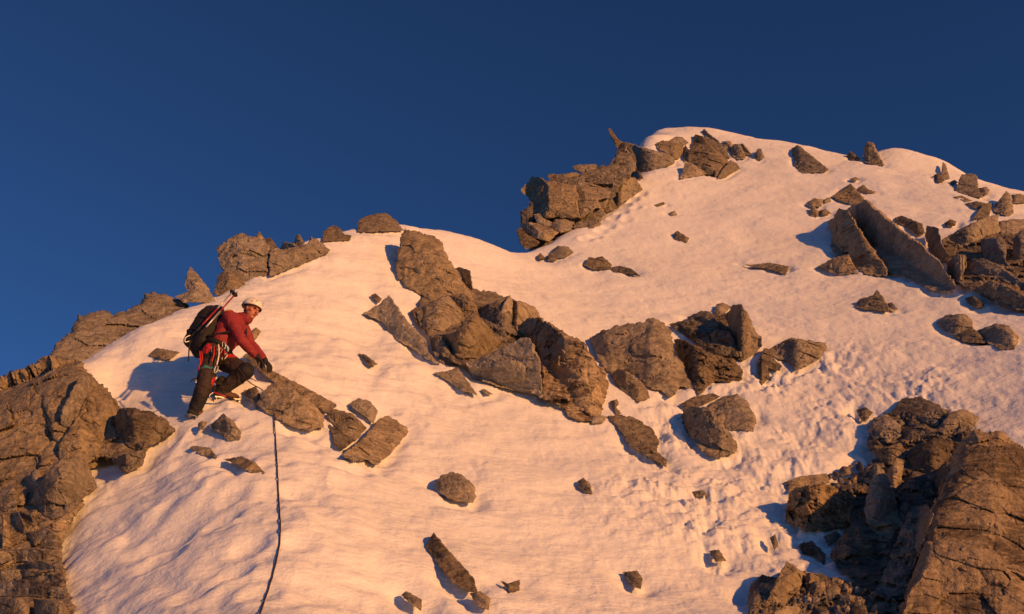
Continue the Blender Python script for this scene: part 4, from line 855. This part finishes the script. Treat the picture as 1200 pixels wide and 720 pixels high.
def paint(o, rules):
    """rules: (centre, radius, material slot)"""
    me = o.data; n = len(me.polygons); c = np.empty(n * 3, np.float32); me.polygons.foreach_get('center', c); c = c.reshape(-1, 3); mi = np.zeros(n, np.int32)
    for ctr, rad, slot in rules:
        q = c - np.array(ctr); q = q / np.array(rad if hasattr(rad, '__len__') else (rad,) * 3)
        mi[(q ** 2).sum(1) < 1] = slot
    me.polygons.foreach_set('material_index', mi); me.update()

F_ = (ER * .86 + ET * .5).normalized(); RT = (ET * .86 - ER * .5).normalized()      # where the body faces, and its right side
pelvis = J(254, 414, -.12); chest = J(270, 387, -.16); nb = J(279, 374, -.14)
sR = nb + RT * .175 - EU * .045 - F_ * .02; sL = nb - RT * .175 - EU * .03 - F_ * .02
hR = pelvis + RT * .095 - EU * .04; hL = pelvis - RT * .085 - EU * .03
handR = J(301, 418.5, -.02); elR = J(283, 399, .10)
handL = J(311, 423.5, -.22); elL = J(294, 404, -.30)
kR = J(239.5, 452, .10); aR = J(229, 479, .03)
kL = J(287, 436, .04); aL = Vector(hit(258, 467, .02, [SNOW_BVH])) + EU * .10
hu = (EU * .93 + ER * .26 + ET * .10).normalized(); hf = (ER * .66 + ET * .70 - EU * .36); hf = (hf - hu * hf.dot(hu)).normalized(); hr = hf.cross(hu).normalized()
HM = Matrix((hr, hf, hu)).transposed()        # columns: right, front, up of the head
hc = J(294.5, 363.5, -.08)
H = lambda x, y, z: hc + hr * x + hf * y + hu * z
def torso(bm, g=0.0):
    ax = (nb - pelvis).normalized(); fr = (F_ - ax * F_.dot(ax)).normalized(); M3 = Matrix((ax.cross(fr) * -1, fr, ax)).transposed()
    b_sphere(bm, pelvis + ax * .02, (.165 + g, .125 + g, .13 + g), M3)
    b_sphere(bm, pelvis.lerp(nb, .35), (.15 + g, .115 + g, .17 + g), M3)
    b_sphere(bm, chest - fr * .01, (.175 + g, .13 + g, .18 + g), M3)
    b_sphere(bm, nb - ax * .07, (.17 + g, .10 + g, .09 + g), M3)
    return ax, fr, M3
def arm(bm, s_, e_, h_, g=0.0):
    b_cone(bm, s_, e_, .062 + g, .048 + g); b_cone(bm, e_, e_.lerp(h_, .3), .048 + g, .047 + g); b_cone(bm, e_.lerp(h_, .3), h_, .047 + g, .034 + g)
def leg(bm, h_, k_, a_, g=0.0):
    b_cone(bm, h_, k_, .095 + g, .064 + g); m = k_.lerp(a_, .35) ; b_cone(bm, k_, m, .062 + g, .060 + g); b_cone(bm, m, a_, .060 + g, .045 + g)
# body
bm = bmesh.new(); AX, FR, TM = torso(bm, -.012)
for s_, e_, h_ in ((sR, elR, handR), (sL, elL, handL)): arm(bm, s_, e_, e_.lerp(h_, .92), -.010)
for h_, k_, a_ in ((hR, kR, aR), (hL, kL, aL)): leg(bm, h_, k_, a_, -.012)
b_cone(bm, nb - AX * .03, H(0, -.015, -.075), .062, .058)
b_sphere(bm, H(0, -.012, .025), (.077, .098, .098), HM); b_sphere(bm, H(0, .022, -.045), (.062, .068, .072), HM)
b_sphere(bm, H(0, .055, -.093), (.030, .026, .022), HM)                                   # chin
b_sphere(bm, H(0, .075, .022), (.055, .022, .014), HM)                                    # brow
b_cone(bm, H(0, .086, .008), H(0, .108, -.026), .010, .016, 10); b_sphere(bm, H(.012, .093, -.030), .010); b_sphere(bm, H(-.012, .093, -.030), .010)   # nose
b_sphere(bm, H(.045, .055, -.022), (.026, .024, .022), HM); b_sphere(bm, H(-.045, .055, -.022), (.026, .024, .022), HM)          # cheekbones
b_sphere(bm, H(0, .082, -.056), (.026, .014, .007), HM); b_sphere(bm, H(0, .080, -.068), (.022, .013, .007), HM)                  # lips
for sx in (1, -1): b_sphere(bm, H(sx * .078, -.012, -.012), (.010, .020, .034), HM)       # ears
person = fuse('person', bm, [MC['skin'], MC['lip'], MC['hair']], .0045, 2)
paint(person, [(H(0, -.07, 0), (.12, .085, .12), 2), (H(0, .097, -.061), (.026, .026, .013), 1)])
tag(person, 'climber in red jacket and white helmet bent over a slab, hand on the rock', 'person')
for sx in (1, -1):
    bm = bmesh.new(); b_sphere(bm, H(sx * .031, .082, .004), (.013, .008, .007), HM, 12); raw('eye', bm, MC['eye'], person)
    bm = bmesh.new(); b_sphere(bm, H(sx * .032, .090, .019), (.020, .007, .005), HM, 10); raw('eyebrow', bm, MC['hair'], person)
# jacket with collar, cuffs and yellow shoulder patch
bm = bmesh.new(); torso(bm, .012)
for s_, e_, h_ in ((sR, elR, handR), (sL, elL, handL)): arm(bm, s_, e_, e_.lerp(h_, .82), .010)
b_cone(bm, nb - AX * .02, H(0, -.02, -.11), .085, .074)
jk = fuse('jacket', bm, [MC['red'], MC['yellow'], MC['black']], .007, 3, .006, .075, person)
paint(jk, [(sR + F_ * -.02 + EU * .05 + ET * .03, .045, 1)])
# trousers with red panels
bm = bmesh.new(); b_sphere(bm, pelvis + AX * -.005, (.178, .14, .125), TM)
for h_, k_, a_ in ((hR, kR, aR), (hL, kL, aL)): leg(bm, h_, k_, a_, .020)
b_sphere(bm, kL + ET * .01, (.10, .09, .10)); b_sphere(bm, kR, (.088, .085, .10))
tr = fuse('trousers', bm, [MC['trouser'], MC['patch'], MC['black']], .007, 3, .009, .085, person)
paint(tr, [(J(267, 414, .0), (.12, .16, .055), 1), (J(252, 446, .16), (.035, .14, .075), 1), (J(243, 409, .05), (.05, .16, .07), 1), (kL + ET * .05 + ER * .05, (.13, .17, .10), 2), (kR.lerp(aR, .75), (.10, .12, .16), 2)])
# gloves: palm, four fingers and a thumb closing on the slab
def glove(w_, e_, side):
    f = (w_ - e_).normalized(); ref = (EU * .8 + ET * .35).normalized(); n_ = (ref - f * ref.dot(f)).normalized(); sd = f.cross(n_) * side
    bm = bmesh.new(); b_cone(bm, w_ - f * .09, w_ - f * .01, .046, .037)
    b_sphere(bm, w_ + f * .04, (.05, .045, .022), Matrix((f, sd, n_)).transposed())
    for k, (o_, L) in enumerate(((-.036, .062), (-.012, .072), (.013, .067), (.036, .052))):
        a = w_ + f * .07 + sd * o_; b_ = a + f * L * .55 - n_ * .012; c = b_ + f * L * .42 - n_ * .032
        b_cone(bm, a, b_, .0125, .0115, 10); b_cone(bm, b_, c, .0115, .0095, 10)
    a = w_ + f * .02 - sd * .040; b_ = a + f * .032 - sd * .026 - n_ * .01; b_cone(bm, a, b_, .016, .013, 10); b_cone(bm, b_, b_ + f * .03 - n_ * .014, .013, .010, 10)
    return fuse('glove', bm, MC['black'], .004, 2, 0, .05, person)
glove(handR, elR, 1); glove(handL, elL, -1)
# boots with crampons
def boot(a_, fwd, lift=0.0):
    fwd = fwd.normalized(); sd = fwd.cross(EU).normalized(); up = sd.cross(fwd).normalized(); M3 = Matrix((fwd, sd, up)).transposed()
    bm = bmesh.new(); b_cone(bm, a_ + up * .10, a_ - up * .02, .062, .058); b_sphere(bm, a_ - up * .055 + fwd * .0, (.085, .05, .05), M3)
    b_sphere(bm, a_ - up * .06 + fwd * .11, (.10, .05, .042), M3); b_sphere(bm, a_ - up * .045 + fwd * .05, (.08, .048, .055), M3)
    o = fuse('boot', bm, [MC['rubber'], MC['orange']], .006, 3, 0, .05, person)
    paint(o, [(a_ - up * .045 + fwd * .10, (.10, .10, .042), 1)])
    bm = bmesh.new()
    b_box(bm, a_ - up * .100 + fwd * .06, M3, (.29, .095, .012))
    for x in (-.07, .0, .06, .13, .19):
        for y in (-.04, .04):
            p = a_ - up * .10 + fwd * x + sd * y; b_cone(bm, p, p - up * .045, .010, .002, 6, False)
    for y in (-.025, .025): p = a_ - up * .098 + fwd * .20 + sd * y; b_cone(bm, p, p + fwd * .04 - up * .015, .009, .002, 6, False)
    c = raw('crampon', bm, MC['steel'], o, False)
    bm = bmesh.new(); tube(bm, [a_ - up * .05 + sd * .055 + fwd * .02, a_ + fwd * .075 + up * -.0, a_ - up * .05 - sd * .055 + fwd * .02], .008, 6); raw('crampon_strap', bm, MC['orange'], o)
    return o
boot(aR + EU * .0, ER * .45 - ET * .25 - EU * .02); boot(aL, ER * .9 - ET * .3 + EU * .1)
# harness: belt, leg loops, buckles, gear
def ring_pts(c, M3, rx, ry, n=28):
    return [c + M3 @ Vector((rx * math.cos(6.2832 * k / n), ry * math.sin(6.2832 * k / n), 0)) for k in range(n + 1)]
def band(bm, c, M3, rx, ry, w_, th):
    n = 32; vs = []
    for k in range(n):
        a = 6.2832 * k / n
        vs.append([bm.verts.new(c + M3 @ Vector(((rx + o_) * math.cos(a), (ry + o_) * math.sin(a), z))) for o_, z in ((0, -w_), (th, -w_), (th, w_), (0, w_))])
    for k in range(n):
        a, b_ = vs[k], vs[(k + 1) % n]
        for j in range(4): bm.faces.new((a[j], a[(j + 1) % 4], b_[(j + 1) % 4], b_[j]))
bm = bmesh.new(); band(bm, pelvis + AX * .05, TM, .182, .142, .026, .012)
hn = raw('harness', bm, MC['black'], person); hn.data.materials.append(MC['teal'])
for h_, k_ in ((hR, kR), (hL, kL)):
    ax_ = (k_ - h_).normalized(); q = ax_.to_track_quat('Z', 'Y').to_matrix(); bm = bmesh.new(); band(bm, h_.lerp(k_, .30), q, .106, .106, .022, .008); raw('leg_loop', bm, MC['black'], hn)
ax_ = (kR - hR).normalized(); q = ax_.to_track_quat('Z', 'Y').to_matrix()
bm = bmesh.new(); band(bm, hR.lerp(kR, .60), q, .094, .094, .020, .007); raw('thigh_strap', bm, MC['teal'], person)
bm = bmesh.new(); b_box(bm, J(266, 409, .10), TM, (.06, .03, .05)); raw('belt_pad', bm, MC['teal'], hn)
def carabiner(p, tilt, mat, sc=1.0):
    d1 = (EU * math.cos(tilt) + ER * math.sin(tilt)); d2 = (ER * math.cos(tilt) - EU * math.sin(tilt)); bm = bmesh.new()
    prof = [(0, .055), (.022, .045), (.026, .0), (.018, -.045), (0, -.058), (-.016, -.045), (-.016, 0), (-.014, .045), (0, .055)]
    tube(bm, spline([p + (d2 * x + d1 * z) * sc for x, z in prof], 4), .0062 * sc, 6); return raw('carabiner', bm, MC[mat], hn)
for px, py, dp, ti, mt in ((253, 433, .16, .1, 'silver'), (258, 411, .12, .3, 'steel'), (262, 405, .11, -.2, 'silver'), (263, 418, .12, .4, 'silver'), (249, 411, .10, -.3, 'steel')):
    carabiner(J(px, py, dp + .03), ti, mt, .72)
for a, b_, mt in (((256, 404, .12), (254, 428, .19), 'white'), ((260, 404, .12), (262, 424, .15), 'black'), ((264, 404, .11), (267, 412, .13), 'white'), ((251, 406, .12), (248, 424, .19), 'patch'), ((234, 412, .12), (232.5, 434, .13), 'patch'), ((236, 412, .12), (235, 428, .13), 'patch')):
    bm = bmesh.new(); tube(bm, spline([J(*a), J((a[0] + b_[0]) / 2 + 1.5, (a[1] + b_[1]) / 2, (a[2] + b_[2]) / 2 + .03), J(*b_)], 5), .008, 6); raw('gear_sling', bm, MC[mt], hn)
# helmet
bm = bmesh.new(); n1_, n2_ = 28, 10; rows = []
for j in range(n2_ + 1):
    ph = math.pi / 2 * (1 - j / n2_ * 1.02)
    row = []
    for k in range(n1_):
        a = 6.2832 * k / n1_; fr_ = max(0, math.sin(a))
        z = math.sin(ph) * .108; rr_ = math.cos(ph); ridge = 1 + .02 * math.cos(a * 6) * math.sin(2 * ph)
        row.append(bm.verts.new(H(rr_ * .100 * math.cos(a) * ridge, -.012 + rr_ * .122 * math.sin(a) * ridge, .038 + z - (1 - rr_) * 0 + (.0 if j < n2_ else -.012 + .016 * fr_))))
    rows.append(row)
for j in range(n2_):
    for k in range(n1_): bm.faces.new((rows[j][k], rows[j][(k + 1) % n1_], rows[j + 1][(k + 1) % n1_], rows[j + 1][k]))
bmesh.ops.remove_doubles(bm, verts=bm.verts, dist=1e-4)
he = raw('helmet', bm, MC['helmet'], person); so_ = he.modifiers.new('shell', 'SOLIDIFY'); so_.thickness = .009
bm = bmesh.new(); tube(bm, [H(.103 * math.cos(6.2832 * k / 32), -.012 + .125 * math.sin(6.2832 * k / 32), .024 + .016 * max(0, math.sin(6.2832 * k / 32))) for k in range(33)], .006, 6); raw('helmet_rim', bm, MC['black'], he)
for sx, y, z in ((.05, .075, .095), (-.05, .075, .095), (.075, .0, .105), (-.075, 0, .105), (.085, .04, .07)):
    bm = bmesh.new(); b_sphere(bm, H(sx, y, z), (.010, .02, .008), HM, 10); raw('vent', bm, MC['black'], he)
bm = bmesh.new(); tube(bm, spline([H(.092, .0, .03), H(.08, .01, -.04), H(.03, .035, -.118), H(-.03, .035, -.118), H(-.08, .01, -.04), H(-.092, 0, .03)], 6), .006, 6); raw('chin_strap', bm, MC['black'], he)
# backpack
pc = chest.lerp(pelvis, .22) - FR * .24 + ER * -.01
bm = bmesh.new()
for x in (-.085, .085):
    for y in (-.06, .06):
        b_cone(bm, pc + TM @ Vector((x, y, -.20)), pc + TM @ Vector((x * 1.1, y, .13)), .098, .108)
b_sphere(bm, pc + TM @ Vector((0, -.02, -.02)), (.205, .19, .29), TM)
pk = fuse('backpack', bm, MC['black'], .008, 4, .010, .12)
tag(pk, 'bulging black backpack with a dark purple lid worn by the climber', 'backpack')
bm = bmesh.new()
for x in (-.09, .09): b_cone(bm, pc + TM @ Vector((x, .02, .235)), pc + TM @ Vector((x, -.09, .215)), .072, .066)
b_cone(bm, pc + TM @ Vector((-.09, 0, .24)), pc + TM @ Vector((.09, 0, .24)), .07, .07)
fuse('lid', bm, MC['navy'], .008, 4, .009, .10, pk)
for z in (-.12, .06):
    bm = bmesh.new(); tube(bm, spline([pc + TM @ Vector(v) for v in ((.20, .10, z), (.205, -.05, z), (.13, -.17, z), (0, -.19, z), (-.13, -.17, z), (-.2, 0, z))], 5), .008, 6); raw('compression_strap', bm, MC['navy'], pk)
for sx in (1, -1):
    bm = bmesh.new(); s0 = sR if sx > 0 else sL
    tube(bm, spline([pc + TM @ Vector((-sx * -.10 if False else sx * .10, .12, .16)), s0 + EU * .055 - RT * sx * .06, s0 + FR * .105 - RT * sx * .055 - AX * .06, s0 + FR * .10 - RT * sx * .02 - AX * .2, pc + TM @ Vector((sx * .16, .16, -.16))], 6), .017, 8); raw('shoulder_strap', bm, MC['black'], pk)
bm = bmesh.new(); tube(bm, spline([J(223, 398, .12), J(221.5, 410, .13), J(221, 424, .13)], 5), .008, 6); raw('dangling_strap', bm, MC['black'], pk)
bm = bmesh.new(); tube(bm, spline([J(223, 393, .12), J(217.5, 396, .13), J(217, 401, .13), J(222, 400, .12)], 5), .007, 6); raw('tool_loop', bm, MC['silver'], pk)
# two trekking poles strapped on the pack
for k, (a, b_, lab) in enumerate((((241, 384, .20), (274, 347, .02), 'red and silver trekking pole strapped to the near side of the backpack'), ((237, 381, .16), (271, 344, -.04), 'second trekking pole, partly behind the first on the backpack'))):
    A_, B_ = J(*a), J(*b_); bm = bmesh.new(); tube(bm, [A_, A_.lerp(B_, .5)], .011, 8); po = raw('trekking_pole', bm, MC['silver' if k == 0 else 'redpole'], None); tag(po, lab, 'trekking pole', 'trekking poles on the backpack')
    bm = bmesh.new(); tube(bm, [A_.lerp(B_, .5), B_], .0095, 8); raw('lower_shaft', bm, MC['redpole' if k == 0 else 'silver'], po)
    d = (B_ - A_).normalized(); q = d.to_track_quat('Z', 'Y').to_matrix(); bm = bmesh.new(); b_cone(bm, B_, B_ + d * .025, .016, .034, 12, False); b_cone(bm, B_ + d * .025, B_ + d * .035, .034, .030, 12, False); b_cone(bm, B_ + d * .03, B_ + d * .085, .010, .004, 8, False); raw('basket', bm, MC['black'], po)
    bm = bmesh.new(); tube(bm, [A_ - d * .12, A_], [.017, .014], 8); raw('grip', bm, MC['black'], po)
# ice axes
def ice_axe(a, b_, pick, lab, shaft):
    A_, B_ = J(*a), J(*b_); P_ = J(*pick); d = (B_ - A_).normalized(); bm = bmesh.new(); tube(bm, [A_, B_], .013, 8); o = raw('ice_axe', bm, MC[shaft]); tag(o, lab, 'ice axe', 'ice axes of the climber')
    mid_ = A_.lerp(P_, .55) - d * .035; bm = bmesh.new(); tube(bm, spline([A_, mid_, P_], 5), [.014 - .0011 * k for k in range(11)], 6); raw('pick', bm, MC['steel' if shaft != 'black' else 'black'], o)
    bm = bmesh.new(); Q_ = A_ - (P_ - A_).normalized() * .07; tube(bm, [A_, Q_], [.012, .022], 6); raw('adze', bm, MC['black'], o)
    bm = bmesh.new(); b_cone(bm, B_, B_ + d * .05, .011, .002, 8, False); raw('spike', bm, MC['steel'], o)
    bm = bmesh.new(); tube(bm, [A_.lerp(B_, .62), A_.lerp(B_, .96)], .0165, 8); raw('grip', bm, MC['black' if shaft != 'black' else 'rubber'], o)
ice_axe((239, 443, .06), (262, 452, -.06), (223.5, 448, .10), 'black ice axe hanging behind the climber, its pick pointing left', 'black')
ice_axe((250, 460, .12), (274, 468.5, .05), (248, 470, .13), 'ice axe with a silver and red shaft beside the boots of the climber', 'redpole')
# the rope: from the belt, under the boulder, down over the snow
RB = [SNOW_BVH]
down = [(321, 486), (322, 505), (324, 535), (325.5, 565), (327, 595), (328.5, 618), (327.5, 640), (323, 662), (317, 684), (309, 708), (301, 732), (292, 765), (280, 810)]
pts = [J(262, 417, .06), J(276, 428, .14), J(291, 447, .12)]
dn = []
for p, q in zip(down, down[1:]):
    for k in range(10): dn.append((p[0] + (q[0] - p[0]) * k / 10, p[1] + (q[1] - p[1]) * k / 10))
rp = np.array([hit(x, y, 0, RB) for x, y in dn]); rp[:, 2] = np.maximum(terrain(rp[:, :2]) + .012, rp[:, 2]); rp = [Vector(p) for p in rp]
pts = spline(pts + [Vector(hit(308, 458, .05, RB)), Vector(hit(317, 474, .03, RB)), rp[0]], 8)[:-1] + rp
bm = bmesh.new(); tube(bm, spline(pts, 3), .0056, 8)
ro = raw('rope', bm, MC['rope']); tag(ro, 'dark climbing rope running down the snow from the climber', 'rope')

# ---------------------------------------------------------------- melt hollows: the snow has sunk a little along the foot of every rock
def melt_hollows():
    me = SNOW.data; n = len(me.vertices); co = np.empty(n * 3, np.float32); me.vertices.foreach_get('co', co); co = co.reshape(-1, 3)
    G = co[:NTH * NR].reshape(NTH, NR, 3); best = np.full((NTH, NR), 9.0, np.float32)
    th0, th1 = math.radians(-33), math.radians(33); l0, l1 = math.log(3.0), math.log(60)
    P = np.concatenate(FOOT); rad = 0.22
    for p in P:
        r = math.hypot(p[0], p[1]); a = math.atan2(p[0], p[1])
        i = (a - th0) / (th1 - th0) * (NTH - 1); j = (math.log(r) - l0) / (l1 - l0) * (NR - 1)
        di = rad / r / (th1 - th0) * (NTH - 1) + 1; dj = rad / r / (l1 - l0) * (NR - 1) + 1
        i0, i1, j0, j1 = max(0, int(i - di)), min(NTH, int(i + di) + 2), max(0, int(j - dj)), min(NR, int(j + dj) + 2)
        if i1 <= i0 or j1 <= j0: continue
        s = G[i0:i1, j0:j1]; d = np.hypot(s[..., 0] - p[0], s[..., 1] - p[1]); best[i0:i1, j0:j1] = np.minimum(best[i0:i1, j0:j1], d)
    k = best.ravel() < rad; V = co[:NTH * NR][k]; d = best.ravel()[k] / rad
    w_ = np.clip(vnoise(V * 2.3, 91) + .55, 0.1, 1.2) * np.exp(-(d / .55) ** 2)
    V[:, 2] -= 0.085 * w_; co[np.nonzero(k)[0]] = V
    me.vertices.foreach_set('co', co.ravel()); me.update()
melt_hollows()
